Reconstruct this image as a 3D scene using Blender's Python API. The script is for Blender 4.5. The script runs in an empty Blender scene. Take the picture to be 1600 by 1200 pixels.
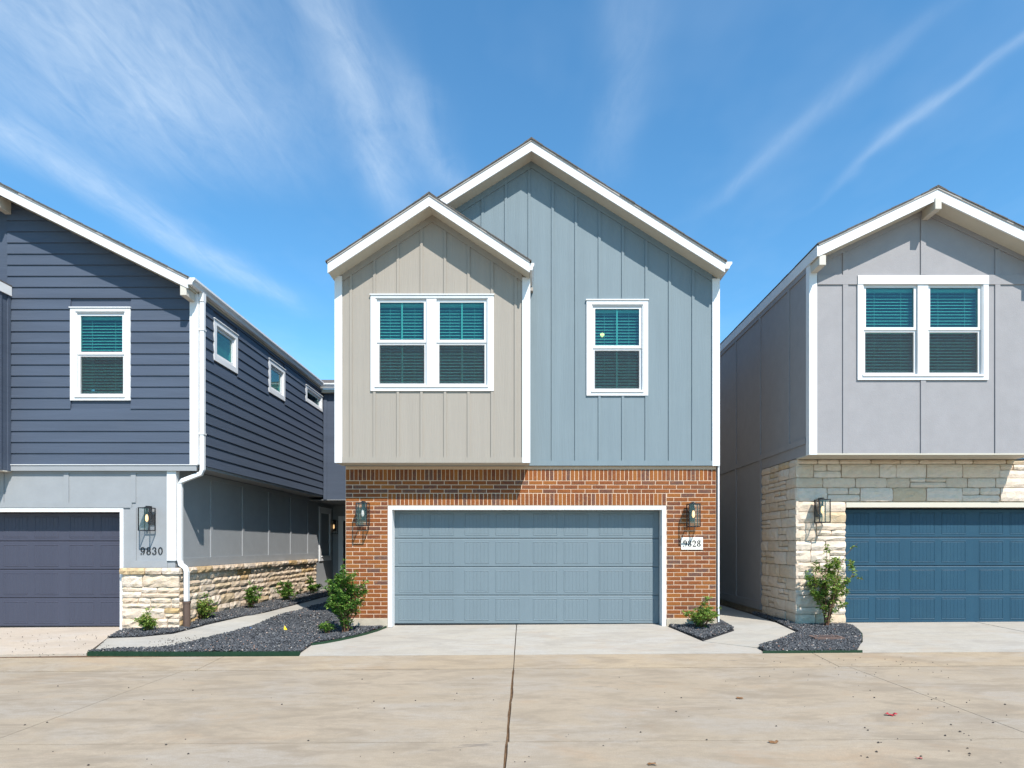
import bpy, bmesh, math, random
from mathutils import Vector, Matrix
from mathutils.geometry import tessellate_polygon
random.seed(7)
R = math.radians
scn = bpy.context.scene
COL = scn.collection
H = 1.48                      # eye height above the middle garage floor

# ------------------------------------------------------------------ camera, sky, sun
cam_d = bpy.data.cameras.new('camera'); cam = bpy.data.objects.new('camera', cam_d); COL.objects.link(cam)
cam.location = (0, 0, H); cam.rotation_euler = (R(90), 0, 0)
cam_d.lens = 22.5; cam_d.sensor_width = 36; cam_d.shift_x = -0.0125; cam_d.shift_y = 0.1575
cam_d.clip_start = 0.05; cam_d.clip_end = 2000
scn.camera = cam
SUN = Vector((0.53, -1.0, 1.38)).normalized()
world = bpy.data.worlds.new('World'); scn.world = world; world.use_nodes = True
sun_d = bpy.data.lights.new('sun', 'SUN'); sun_o = bpy.data.objects.new('sun', sun_d); COL.objects.link(sun_o)
sun_d.energy = 5.0; sun_d.angle = R(0.5); sun_d.color = (1.0, 0.955, 0.89)
sun_o.rotation_euler = SUN.to_track_quat('Z', 'Y').to_euler(); sun_o.location = (6, -10, 20)
scn.view_settings.view_transform = 'Standard'; scn.view_settings.look = 'None'
scn.view_settings.exposure = 0.6; scn.view_settings.gamma = 1.0
try: scn.view_settings.use_curve_mapping = False
except Exception: pass

scn.render.engine = 'CYCLES'; scn.cycles.max_bounces = 14; scn.cycles.diffuse_bounces = 10; scn.cycles.transparent_max_bounces = 16
def build_world():
    nt = world.node_tree; N = nt.nodes; L = nt.links
    N.clear()
    out = N.new('ShaderNodeOutputWorld'); bg = N.new('ShaderNodeBackground')
    sky = N.new('ShaderNodeTexSky'); sky.sky_type = 'NISHITA'; sky.sun_disc = False
    sky.sun_elevation = math.asin(SUN.z); sky.sun_rotation = math.atan2(SUN.x, SUN.y)
    sky.air_density = 1.0; sky.dust_density = 0.15; sky.ozone_density = 2.0; sky.altitude = 50
    def m(op, a, b=None, c=None):
        n = N.new('ShaderNodeMath'); n.operation = op
        for i, v in enumerate((a, b, c)):
            if v is None: continue
            if isinstance(v, (int, float)): n.inputs[i].default_value = v
            else: L.new(v, n.inputs[i])
        return n.outputs[0]
    tc = N.new('ShaderNodeTexCoord'); sp = N.new('ShaderNodeSeparateXYZ'); L.new(tc.outputs['Generated'], sp.inputs[0])
    z = m('MAXIMUM', sp.outputs[2], 0.06)
    px = m('DIVIDE', sp.outputs[0], z); py = m('DIVIDE', sp.outputs[1], z)
    def noise(sx, sy, scale, det, off=0.0, dist=0.0):
        cb = N.new('ShaderNodeCombineXYZ'); L.new(m('MULTIPLY', px, sx), cb.inputs[0]); L.new(m('MULTIPLY', py, sy), cb.inputs[1]); cb.inputs[2].default_value = off
        n = N.new('ShaderNodeTexNoise'); n.inputs['Scale'].default_value = scale; n.inputs['Detail'].default_value = det
        n.inputs['Roughness'].default_value = 0.62; n.inputs['Distortion'].default_value = dist
        L.new(cb.outputs[0], n.inputs['Vector']); return n.outputs[0]
    warp = m('MULTIPLY', m('SUBTRACT', noise(1.0, 0.6, 2.2, 3.0, 3.1), 0.5), 0.26)
    pxw = m('ADD', px, warp)
    def band(c0, y0, k, w, lo, hi, soft, strength):
        c = m('ADD', m('MULTIPLY', m('SUBTRACT', py, y0), k), c0)
        d = m('DIVIDE', m('SUBTRACT', pxw, c), w)
        g = m('EXPONENT', m('MULTIPLY', m('MULTIPLY', d, d), -1.0))
        def ss(v, a, b):
            mr = N.new('ShaderNodeMapRange'); mr.interpolation_type = 'SMOOTHSTEP'
            mr.inputs[1].default_value = a; mr.inputs[2].default_value = b; L.new(v, mr.inputs[0]); return mr.outputs[0]
        e = m('MULTIPLY', ss(py, lo, lo + soft), ss(py, hi, hi - soft))
        return m('MULTIPLY', m('MULTIPLY', g, e), strength)
    bands = [band(-1.26, 1.53, 0.245, 0.085, 0.9, 2.9, 0.6, 0.7),
             band(-0.85, 1.35, 0.10, 0.34, 0.3, 1.95, 0.6, 0.85),
             band(-0.36, 1.50, 0.05, 0.065, 0.5, 2.1, 0.4, 0.62),
             band(-0.22, 1.60, 0.20, 0.05, 1.2, 2.0, 0.3, 0.45),
             band(0.83, 1.92, -0.25, 0.018, 0.6, 2.0, 0.5, 0.42),
             band(0.53, 1.95, -0.38, 0.035, 1.0, 2.1, 0.4, 0.26),
             band(0.20, 1.40, 0.05, 0.06, 0.9, 1.9, 0.4, 0.25),
             band(-1.9, 3.0, 0.05, 0.6, 2.6, 6.0, 1.2, 0.35)]
    tot = bands[0]
    for b in bands[1:]: tot = m('ADD', tot, b)
    fib = noise(7.0, 1.6, 1.6, 8.0, 1.0, 0.9)
    fine = noise(16.0, 7.0, 1.5, 6.0, 5.0, 1.2)
    tex = m('ADD', m('MULTIPLY', fib, 1.3), m('MULTIPLY', fine, 0.55))
    tex = m('SUBTRACT', tex, 0.52); tex = m('MAXIMUM', tex, 0.0); 
    haze = m('MULTIPLY', m('MAXIMUM', m('SUBTRACT', noise(1.2, 0.7, 1.5, 4.0, 8.0), 0.47), 0.0), 0.35)
    cl = m('ADD', m('MULTIPLY', tot, m('ADD', m('MULTIPLY', tex, 0.85), 0.22)), haze)
    cl = m('MULTIPLY', m('MINIMUM', m('MAXIMUM', cl, 0.0), 0.9), 0.62)
    tint = N.new('ShaderNodeMix'); tint.data_type = 'RGBA'; tint.blend_type = 'MULTIPLY'; tint.inputs[0].default_value = 1.0
    L.new(sky.outputs[0], tint.inputs[6]); tint.inputs[7].default_value = (0.63, 1.13, 1.28, 1)
    mix = N.new('ShaderNodeMix'); mix.data_type = 'RGBA'
    L.new(cl, mix.inputs[0]); L.new(tint.outputs[2], mix.inputs[6]); mix.inputs[7].default_value = (5.3, 6.0, 6.6, 1)
    L.new(mix.outputs[2], bg.inputs[0]); bg.inputs[1].default_value = 0.122
    L.new(bg.outputs[0], out.inputs[0])
build_world()

# ------------------------------------------------------------------ materials
MATS = {}
def mat(name, col, rough=0.7, var=0.06, scale=6.0, bump=0.15, bscale=60.0, stretch=(1, 1, 1), metal=0.0, spec=0.3, stops=None, col2=None, dirt=None, dirt_amt=0.0):
    m = bpy.data.materials.new(name); m.use_nodes = True; MATS[name] = m
    nt = m.node_tree; N = nt.nodes; L = nt.links; b = N['Principled BSDF']
    b.inputs['Roughness'].default_value = rough; b.inputs['Metallic'].default_value = metal
    b.inputs['Specular IOR Level'].default_value = spec
    tc = N.new('ShaderNodeTexCoord'); mp = N.new('ShaderNodeMapping'); mp.inputs['Scale'].default_value = stretch
    geo = N.new('ShaderNodeNewGeometry')
    L.new(geo.outputs['Position'], mp.inputs['Vector'])
    n1 = N.new('ShaderNodeTexNoise'); n1.inputs['Scale'].default_value = scale; n1.inputs['Detail'].default_value = 8; n1.inputs['Roughness'].default_value = 0.65
    L.new(mp.outputs[0], n1.inputs['Vector'])
    base = None
    if stops:                                   # colour chosen per piece
        oi = N.new('ShaderNodeObjectInfo'); ad = N.new('ShaderNodeMath'); ad.operation = 'ADD'
        L.new(oi.outputs['Random'], ad.inputs[0]); L.new(geo.outputs['Random Per Island'], ad.inputs[1])
        fr = N.new('ShaderNodeMath'); fr.operation = 'FRACT'; L.new(ad.outputs[0], fr.inputs[0])
        cr = N.new('ShaderNodeValToRGB'); cr.color_ramp.interpolation = 'LINEAR'
        while len(cr.color_ramp.elements) < len(stops): cr.color_ramp.elements.new(0.5)
        for e, (p, c) in zip(cr.color_ramp.elements, stops): e.position = p; e.color = (*c, 1)
        L.new(fr.outputs[0], cr.inputs[0]); base = cr.outputs[0]
        if col2:
            mx = N.new('ShaderNodeMix'); mx.data_type = 'RGBA'
            n4 = N.new('ShaderNodeTexNoise'); n4.inputs['Scale'].default_value = scale * 0.8; n4.inputs['Detail'].default_value = 4
            L.new(geo.outputs['Position'], n4.inputs['Vector'])
            mr4 = N.new('ShaderNodeMapRange'); mr4.inputs[1].default_value = 0.5; mr4.inputs[2].default_value = 0.68; mr4.inputs[4].default_value = 0.55
            L.new(n4.outputs[0], mr4.inputs[0]); L.new(mr4.outputs[0], mx.inputs[0])
            L.new(base, mx.inputs[6]); mx.inputs[7].default_value = (*col2, 1); base = mx.outputs[2]
    mr = N.new('ShaderNodeMapRange'); mr.inputs[1].default_value = 0.3; mr.inputs[2].default_value = 0.7
    mr.inputs[3].default_value = 1 - var; mr.inputs[4].default_value = 1 + var
    L.new(n1.outputs[0], mr.inputs[0])
    hs = N.new('ShaderNodeHueSaturation'); L.new(mr.outputs[0], hs.inputs['Value'])
    if base is not None: L.new(base, hs.inputs['Color'])
    else: hs.inputs['Color'].default_value = (*col, 1)
    fin = hs.outputs[0]
    if dirt:
        n3 = N.new('ShaderNodeTexNoise'); n3.inputs['Scale'].default_value = 1.3; n3.inputs['Detail'].default_value = 9; n3.inputs['Roughness'].default_value = 0.7
        L.new(geo.outputs['Position'], n3.inputs['Vector'])
        mr3 = N.new('ShaderNodeMapRange'); mr3.inputs[1].default_value = 0.48; mr3.inputs[2].default_value = 0.72; mr3.inputs[4].default_value = dirt_amt
        L.new(n3.outputs[0], mr3.inputs[0])
        mx = N.new('ShaderNodeMix'); mx.data_type = 'RGBA'; L.new(mr3.outputs[0], mx.inputs[0]); L.new(fin, mx.inputs[6]); mx.inputs[7].default_value = (*dirt, 1)
        fin = mx.outputs[2]
    L.new(fin, b.inputs['Base Color'])
    if bump:
        n2 = N.new('ShaderNodeTexNoise'); n2.inputs['Scale'].default_value = bscale; n2.inputs['Detail'].default_value = 5
        L.new(mp.outputs[0], n2.inputs['Vector'])
        bp = N.new('ShaderNodeBump'); bp.inputs['Strength'].default_value = bump; bp.inputs['Distance'].default_value = 0.01
        L.new(n2.outputs[0], bp.inputs['Height']); L.new(bp.outputs[0], b.inputs['Normal'])
    return m
VG = (1, 1, 0.06)      # grain running up
HG = (0.08, 0.08, 1)   # grain running along
M_white = mat('white_paint', (0.645, 0.645, 0.645), 0.55, 0.04, 3, 0.06, 80, dirt=(0.56, 0.55, 0.53), dirt_amt=0.35)
M_cream = mat('cream_paint', (0.52, 0.48, 0.41), 0.6, 0.04, 3, 0.05, 60)
M_soffit = mat('soffit_paint', (0.50, 0.46, 0.38), 0.7, 0.03, 3, 0.05, 60)
M_beige = mat('beige_siding', (0.295, 0.262, 0.222), 0.75, 0.045, 7, 0.35, 55, VG, dirt=(0.26, 0.24, 0.21), dirt_amt=0.25)
M_blue = mat('blue_siding', (0.164, 0.207, 0.228), 0.75, 0.05, 7, 0.35, 55, VG, dirt=(0.19, 0.235, 0.255), dirt_amt=0.35)
M_navy = mat('navy_siding', (0.060, 0.076, 0.108), 0.62, 0.12, 5, 0.3, 50, HG, dirt=(0.070, 0.085, 0.112), dirt_amt=0.4)
M_lgrey = mat('light_grey_siding', (0.265, 0.275, 0.285), 0.75, 0.05, 4, 0.25, 60)
M_rgrey = mat('warm_grey_siding', (0.27, 0.258, 0.262), 0.75, 0.05, 4, 0.28, 70)
M_dblue = mat('dark_blue_siding', (0.03, 0.08, 0.14), 0.7, 0.08, 5, 0.2)
M_door_b = mat('steel_blue_door', (0.140, 0.178, 0.198), 0.5, 0.04, 4, 0.22, 90, VG, dirt=(0.160, 0.200, 0.222), dirt_amt=0.3)
M_door_n = mat('navy_door', (0.051, 0.053, 0.076), 0.5, 0.06, 4, 0.2, 90, VG)
M_door_t = mat('deep_blue_door', (0.016, 0.056, 0.092), 0.5, 0.10, 4, 0.22, 90, VG, dirt=(0.024, 0.070, 0.104), dirt_amt=0.5)
M_black = mat('black_metal', (0.018, 0.018, 0.02), 0.4, 0.1, 8, 0.0)
M_frontdoor = mat('dark_door', (0.02, 0.018, 0.02), 0.4, 0.1, 8, 0.0)
M_brown = mat('brown_plastic', (0.10, 0.065, 0.05), 0.5, 0.1, 20, 0.1)
M_slat = mat('blind_slat', (0.80, 0.78, 0.74), 0.5, 0.02, 3, 0.0)
M_room = mat('dark_room_panel', (0.10, 0.10, 0.10), 0.9, 0.05, 3, 0.0)  # dark colour stands in for the shade inside the rooms
M_mortar = mat('mortar', (0.58, 0.42, 0.30), 0.9, 0.08, 30, 0.5, 150)
M_brick = mat('brick_clay', (0.3, 0.1, 0.04), 0.8, 0.16, 35, 0.5, 120, col2=(0.26, 0.095, 0.022), stops=[
    (0.0, (0.175, 0.050, 0.015)), (0.2, (0.22, 0.067, 0.015)), (0.38, (0.13, 0.038, 0.016)), (0.55, (0.11, 0.055, 0.040)), (0.62, (0.20, 0.058, 0.014)), (0.85, (0.26, 0.090, 0.018)), (1.0, (0.15, 0.042, 0.015))])
M_stone = mat('limestone', (0.6, 0.55, 0.45), 0.9, 0.10, 14, 0.9, 40, col2=(0.50, 0.38, 0.22), stops=[
    (0.0, (0.556, 0.441, 0.337)), (0.3, (0.628, 0.524, 0.426)), (0.55, (0.536, 0.407, 0.297)), (0.74, (0.587, 0.470, 0.356)), (0.86, (0.433, 0.281, 0.129)), (0.94, (0.464, 0.310, 0.148)), (1.0, (0.57, 0.485, 0.37))])
M_stone_r = mat('pale_limestone', (0.6, 0.55, 0.45), 0.9, 0.08, 14, 0.8, 45, col2=(0.54, 0.46, 0.34), stops=[
    (0.0, (0.577, 0.461, 0.356)), (0.35, (0.649, 0.543, 0.450)), (0.7, (0.536, 0.417, 0.307)), (0.9, (0.597, 0.475, 0.366)), (1.0, (0.50, 0.37, 0.23))])
M_smortar = mat('stone_mortar', (0.50, 0.42, 0.31), 0.95, 0.08, 30, 0.4, 100)
M_shingle = mat('asphalt_shingle', (0.11, 0.095, 0.085), 0.95, 0.35, 25, 0.6, 200)
M_drip = mat('drip_edge', (0.33, 0.30, 0.27), 0.6, 0.05, 5, 0.0)
M_green = mat('green_edging', (0.013, 0.038, 0.018), 0.5, 0.2, 12, 0.0)
M_gravel = mat('slate_gravel', (0.06, 0.065, 0.075), 0.75, 0.15, 30, 0.2, 90, stops=[
    (0.0, (0.026, 0.027, 0.030)), (0.5, (0.058, 0.061, 0.067)), (0.95, (0.10, 0.104, 0.11)), (0.975, (0.35, 0.33, 0.30)), (1.0, (0.22, 0.10, 0.06))])
M_soil = mat('dark_soil', (0.035, 0.033, 0.035), 0.95, 0.3, 20, 0.8, 60)
M_ground = mat('ground_dirt', (0.30, 0.25, 0.19), 0.95, 0.2, 2, 0.4, 30)
M_found = mat('foundation_concrete', (0.42, 0.36, 0.28), 0.9, 0.12, 6, 0.5, 60, dirt=(0.2, 0.15, 0.10), dirt_amt=0.4)
M_joint = mat('joint_filler', (0.11, 0.065, 0.035), 0.95, 0.4, 12, 0.8, 60)
M_leaf = mat('leaf', (0.1, 0.2, 0.03), 0.5, 0.1, 30, 0.0, stops=[
    (0.0, (0.045, 0.12, 0.02)), (0.45, (0.09, 0.20, 0.03)), (0.8, (0.16, 0.28, 0.05)), (0.95, (0.24, 0.34, 0.07)), (1.0, (0.22, 0.20, 0.06))])
M_leaf_y = mat('yellow_leaf', (0.2, 0.25, 0.05), 0.5, 0.1, 30, 0.0, stops=[
    (0.0, (0.09, 0.19, 0.03)), (0.5, (0.18, 0.29, 0.05)), (0.85, (0.29, 0.36, 0.08)), (1.0, (0.20, 0.12, 0.05))])
M_stem = mat('stem_bark', (0.12, 0.06, 0.035), 0.8, 0.2, 40, 0.3)
M_yellow = mat('yellow_plastic', (0.85, 0.60, 0.02), 0.4, 0.0, 5, 0.0)
M_red = mat('red_paper', (0.35, 0.03, 0.04), 0.5, 0.2, 60, 0.0)
M_bluep = mat('blue_plastic', (0.03, 0.2, 0.6), 0.4, 0.0, 5, 0.0)
M_dry = mat('dry_leaf', (0.17, 0.085, 0.035), 0.7, 0.2, 60, 0.0)
M_dark = mat('dark_stone', (0.05, 0.04, 0.035), 0.8, 0.3, 30, 0.2)
M_plaque = mat('cast_stone', (0.74, 0.70, 0.62), 0.85, 0.04, 20, 0.2, 150)
M_rust = mat('rusty_grate', (0.13, 0.085, 0.07), 0.8, 0.3, 30, 0.3)
for m_ in (M_leaf, M_leaf_y):
    nt = m_.node_tree; N = nt.nodes; L = nt.links
    b = N['Principled BSDF']; src = b.inputs['Base Color'].links[0].from_socket
    tr = N.new('ShaderNodeBsdfTranslucent'); L.new(src, tr.inputs[0]); mx = N.new('ShaderNodeMixShader'); mx.inputs[0].default_value = 0.35
    L.new(b.outputs[0], mx.inputs[1]); L.new(tr.outputs[0], mx.inputs[2]); L.new(mx.outputs[0], N['Material Output'].inputs[0])

def concrete(name, col, warm, stain=0.5, pink=0.0):
    m = bpy.data.materials.new(name); m.use_nodes = True
    nt = m.node_tree; N = nt.nodes; L = nt.links; b = N['Principled BSDF']; b.inputs['Roughness'].default_value = 0.85; b.inputs['Specular IOR Level'].default_value = 0.25
    geo = N.new('ShaderNodeNewGeometry')
    def ns(scale, det, st=(1, 1, 1), dist=0.0, off=(0, 0, 0)):
        mp = N.new('ShaderNodeMapping'); mp.inputs['Scale'].default_value = st; mp.inputs['Location'].default_value = off; L.new(geo.outputs['Position'], mp.inputs[0])
        n = N.new('ShaderNodeTexNoise'); n.inputs['Scale'].default_value = scale; n.inputs['Detail'].default_value = det; n.inputs['Roughness'].default_value = 0.68; n.inputs['Distortion'].default_value = dist
        L.new(mp.outputs[0], n.inputs[0]); return n.outputs[0]
    def mr(v, a, b_, c=0.0, d=1.0):
        n = N.new('ShaderNodeMapRange'); n.inputs[1].default_value = a; n.inputs[2].default_value = b_; n.inputs[3].default_value = c; n.inputs[4].default_value = d; L.new(v, n.inputs[0]); return n.outputs[0]
    def mix(f, a, c, mode='MIX'):
        n = N.new('ShaderNodeMix'); n.data_type = 'RGBA'; n.blend_type = mode; L.new(f, n.inputs[0])
        for i, v in ((6, a), (7, c)):
            if isinstance(v, tuple): n.inputs[i].default_value = (*v, 1)
            else: L.new(v, n.inputs[i])
        return n.outputs[2]
    grey = tuple(0.5 * x + 0.5 * sum(col) / 3 for x in col)
    c = mix(mr(ns(0.55, 10, (0.9, 1.2, 1), 0.5), 0.40, 0.60), col, warm)
    c = mix(mr(ns(0.8, 9, (0.8, 1.3, 1), 0.4, (3, 8, 0)), 0.46, 0.62, 0, 0.75), c, tuple(min(0.7, x * 1.12) for x in grey))   # grey worn patches
    c = mix(mr(ns(1.5, 10, (0.7, 1.5, 1), 0.5, (4, 2, 0)), 0.50, 0.62, 0, 0.85 * stain), c, tuple(x * k_ for x, k_ in zip(col, (0.74, 0.74, 0.76))))
    c = mix(mr(ns(3.5, 10, (0.6, 1.6, 1), 0.3, (7, 3, 0)), 0.50, 0.64, 0, 0.65 * stain), c, tuple(x * 0.72 for x in col))
    c = mix(mr(ns(1.3, 8, (0.5, 1.8, 1), 0.5, (9, 7, 0)), 0.58, 0.70, 0, 0.6), c, tuple(min(0.70, x * 1.25) for x in grey))   # pale scoured streaks
    c = mix(mr(ns(2.1, 7, (0.6, 1.6, 1), 0.2, (1, 5, 0)), 0.655, 0.69, 0, 0.75 * stain), c, (0.15, 0.13, 0.115))                 # oil stains
    c = mix(mr(ns(0.9, 7, (0.8, 1.3, 1), 0.6, (6, 1, 0)), 0.55, 0.70, 0, 0.5 * stain), c, (0.37, 0.25, 0.15))                 # rusty tint
    c = mix(mr(ns(14, 6, (0.7, 1.3, 1)), 0.40, 0.66, 0, 0.40), c, tuple(x * 0.80 for x in col))
    c = mix(mr(ns(110, 3), 0.35, 0.70, 0, 0.6), c, tuple(x * 0.68 for x in col))
    vor = N.new('ShaderNodeTexVoronoi'); vor.inputs['Scale'].default_value = 5.0; L.new(geo.outputs['Position'], vor.inputs['Vector'])
    c = mix(mr(vor.outputs['Distance'], 0.012, 0.022, 0.5, 0.0), c, (0.12, 0.09, 0.07))
    L.new(c, b.inputs['Base Color'])
    bp = N.new('ShaderNodeBump'); bp.inputs['Strength'].default_value = 0.35; bp.inputs['Distance'].default_value = 0.004
    L.new(ns(90, 4, (1, 0.25, 1)), bp.inputs['Height']); L.new(bp.outputs[0], b.inputs['Normal'])
    return m
M_road = concrete('road_concrete', (0.33, 0.268, 0.195), (0.375, 0.305, 0.225), 1.0)
M_gutter = concrete('gutter_concrete', (0.34, 0.27, 0.19), (0.385, 0.305, 0.21), 1.0)
M_drive = concrete('drive_concrete', (0.38, 0.345, 0.295), (0.41, 0.37, 0.31), 0.7)
M_drive_l = concrete('pinkish_drive_concrete', (0.45, 0.375, 0.30), (0.48, 0.40, 0.315), 0.5)
M_walk = concrete('walk_concrete', (0.375, 0.35, 0.305), (0.42, 0.38, 0.32), 0.6)

def glass_mat(name, tint, spec):
    m = bpy.data.materials.new(name); m.use_nodes = True
    nt = m.node_tree; N = nt.nodes; L = nt.links; N.remove(N['Principled BSDF'])
    tr = N.new('ShaderNodeBsdfTransparent'); tr.inputs[0].default_value = (*tint, 1)
    gl = N.new('ShaderNodeBsdfGlossy'); gl.inputs['Roughness'].default_value = 0.03
    fr = N.new('ShaderNodeLayerWeight'); fr.inputs[0].default_value = 0.5
    pw = N.new('ShaderNodeMath'); pw.operation = 'POWER'; pw.inputs[1].default_value = 5.0; L.new(fr.outputs['Facing'], pw.inputs[0])
    mr = N.new('ShaderNodeMath'); mr.operation = 'MULTIPLY_ADD'; mr.inputs[1].default_value = 0.9; mr.inputs[2].default_value = spec; L.new(pw.outputs[0], mr.inputs[0])
    mx = N.new('ShaderNodeMixShader'); L.new(mr.outputs[0], mx.inputs[0]); L.new(tr.outputs[0], mx.inputs[1]); L.new(gl.outputs[0], mx.inputs[2])
    L.new(mx.outputs[0], N['Material Output'].inputs[0]); return m
M_glass = glass_mat('teal_glass', (0.46, 0.76, 0.74), 0.07)
M_clear = glass_mat('clear_glass', (0.97, 0.97, 0.97), 0.035)
def screen_mat():
    m = bpy.data.materials.new('insect_mesh'); m.use_nodes = True
    nt = m.node_tree; N = nt.nodes; L = nt.links; b = N['Principled BSDF']; b.inputs['Base Color'].default_value = (0.03, 0.031, 0.030, 1); b.inputs['Roughness'].default_value = 0.9
    tr = N.new('ShaderNodeBsdfTransparent'); mx = N.new('ShaderNodeMixShader'); mx.inputs[0].default_value = 0.27
    L.new(tr.outputs[0], mx.inputs[1]); L.new(b.outputs[0], mx.inputs[2]); L.new(mx.outputs[0], N['Material Output'].inputs[0]); return m
M_screen = screen_mat()
def emit_mat(name, col, s):
    m = bpy.data.materials.new(name); m.use_nodes = True
    b = m.node_tree.nodes['Principled BSDF']; b.inputs['Base Color'].default_value = (*col, 1)
    b.inputs['Emission Color'].default_value = (*col, 1); b.inputs['Emission Strength'].default_value = s; return m
M_bulb = emit_mat('lit_bulb', (1.0, 0.62, 0.28), 0.8)
M_bulb_off = mat('frosted_bulb', (0.55, 0.52, 0.48), 0.3, 0.0, 3, 0.0)

# ------------------------------------------------------------------ object helpers
W = {}
def tag(o, label=None, cat=None, group=None, kind=None):
    if label: o['label'] = label
    if cat: o['category'] = cat
    if group: o['group'] = group
    if kind: o['kind'] = kind
    return o
def empty(name, loc, rz=0.0):
    o = bpy.data.objects.new(name, None); COL.objects.link(o); o.location = loc; o.rotation_euler = (0, 0, rz); o.empty_display_size = 0.3
    W[o] = Vector(loc); return o
def link(name, me, parent=None, loc=(0, 0, 0), local=False, kind=None):
    o = bpy.data.objects.new(name, me); COL.objects.link(o); o.location = loc
    W[o] = Vector(loc)
    if parent is not None:
        o.parent = parent
        if not local: o.matrix_parent_inverse = Matrix.Translation(-W[parent])
    if kind: o['kind'] = kind
    return o
class MB:
    def __init__(s): s.v = []; s.f = []
    def add(s, vs, fs):
        n = len(s.v); s.v += [tuple(p) for p in vs]; s.f += [tuple(i + n for i in f) for f in fs]; return s
    def box(s, x0, x1, y0, y1, z0, z1, T=None):
        vs = [(x, y, z) for x in (x0, x1) for y in (y0, y1) for z in (z0, z1)]
        if T: vs = [T(*p) for p in vs]
        return s.add(vs, [(0, 1, 3, 2), (4, 6, 7, 5), (0, 4, 5, 1), (2, 3, 7, 6), (0, 2, 6, 4), (1, 5, 7, 3)])
    def prism(s, pts, a, b, T):            # pts (p,q) ; T(p, t, q)
        n = len(pts); vs = [T(p, a, q) for p, q in pts] + [T(p, b, q) for p, q in pts]
        fs = [tuple(range(n)), tuple(range(2 * n - 1, n - 1, -1))] + [(i, i + n, (i + 1) % n + n, (i + 1) % n) for i in range(n)]
        return s.add(vs, fs)
    def tube(s, path, r, seg=8, sq=False, cap=True):
        path = [Vector(p) for p in path]; rings = []
        for i, p in enumerate(path):
            d = (path[min(i + 1, len(path) - 1)] - path[max(i - 1, 0)]).normalized()
            up = Vector((0, 1, 0)) if abs(d.y) < 0.9 else Vector((1, 0, 0))
            a = d.cross(up).normalized(); b = d.cross(a).normalized()
            rr = r[i] if isinstance(r, (list, tuple)) else r
            if sq: rings.append([p + a * (rr * sx) + b * (rr * sy) for sx, sy in ((1, 1), (-1, 1), (-1, -1), (1, -1))])
            else: rings.append([p + a * (rr * math.cos(t)) + b * (rr * math.sin(t)) for t in [2 * math.pi * k / seg for k in range(seg)]])
        k = len(rings[0]); vs = [q for rg in rings for q in rg]; fs = []
        for i in range(len(rings) - 1):
            for j in range(k): fs.append((i * k + j, i * k + (j + 1) % k, (i + 1) * k + (j + 1) % k, (i + 1) * k + j))
        if cap: fs.append(tuple(range(k))[::-1]); fs.append(tuple(range((len(rings) - 1) * k, len(rings) * k)))
        return s.add(vs, fs)
    def mesh(s, name, m, bevel=0.0, smooth=False, recalc=True):
        me = bpy.data.meshes.new(name); me.from_pydata(s.v, [], s.f)
        if recalc or bevel:
            bm = bmesh.new(); bm.from_mesh(me)
            if bevel: bmesh.ops.bevel(bm, geom=list(bm.edges), offset=bevel, segments=1, affect='EDGES', clamp_overlap=True)
            bmesh.ops.recalc_face_normals(bm, faces=list(bm.faces)); bm.to_mesh(me); bm.free()
        if smooth:
            for p in me.polygons: p.use_smooth = True
        me.materials.append(m); return me
    def build(s, name, m, parent=None, bevel=0.0, smooth=False, **k): return link(name, s.mesh(name, m, bevel, smooth), parent, **k)
def bx(name, m, parent, x0, x1, y0, y1, z0, z1, T=None, bevel=0.0):
    return MB().box(x0, x1, y0, y1, z0, z1, T).build(name, m, parent, bevel)
def FRONT(Y): return lambda a, d, z: (a, Y - d, z)          # a along x, d outwards (towards the street)
def SIDE_R(X): return lambda a, d, z: (X + d, a, z)         # wall facing +x, a along y
def SIDE_L(X): return lambda a, d, z: (X - d, a, z)         # wall facing -x
def TY(p, t, q): return (p, t, q)
def ring(mb, o, i, d0, d1, T):
    mb.box(o[0], o[1], d0, d1, i[3], o[3], T); mb.box(o[0], o[1], d0, d1, o[2], i[2], T)
    mb.box(o[0], i[0], d0, d1, i[2], i[3], T); mb.box(i[1], o[1], d0, d1, i[2], i[3], T)
def wall(name, m, parent, outer, holes, T, thick=0.12):
    hl = [[(h[0], h[2]), (h[0], h[3]), (h[1], h[3]), (h[1], h[2])] for h in holes]
    loops = [outer] + hl
    tris = tessellate_polygon([[Vector((p[0], p[1], 0)) for p in lp] for lp in loops])
    pts = [p for lp in loops for p in lp]; n = len(pts)
    mb = MB(); vs = [T(p[0], 0, p[1]) for p in pts] + [T(p[0], -thick, p[1]) for p in pts]
    fs = [tuple(t) for t in tris] + [tuple(i + n for i in reversed(t)) for t in tris]
    s = 0
    for lp in loops:
        k = len(lp)
        for i in range(k): fs.append((s + i, s + (i + 1) % k, s + (i + 1) % k + n, s + i + n))
        s += k
    return mb.add(vs, fs).build(name, m, parent)

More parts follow.
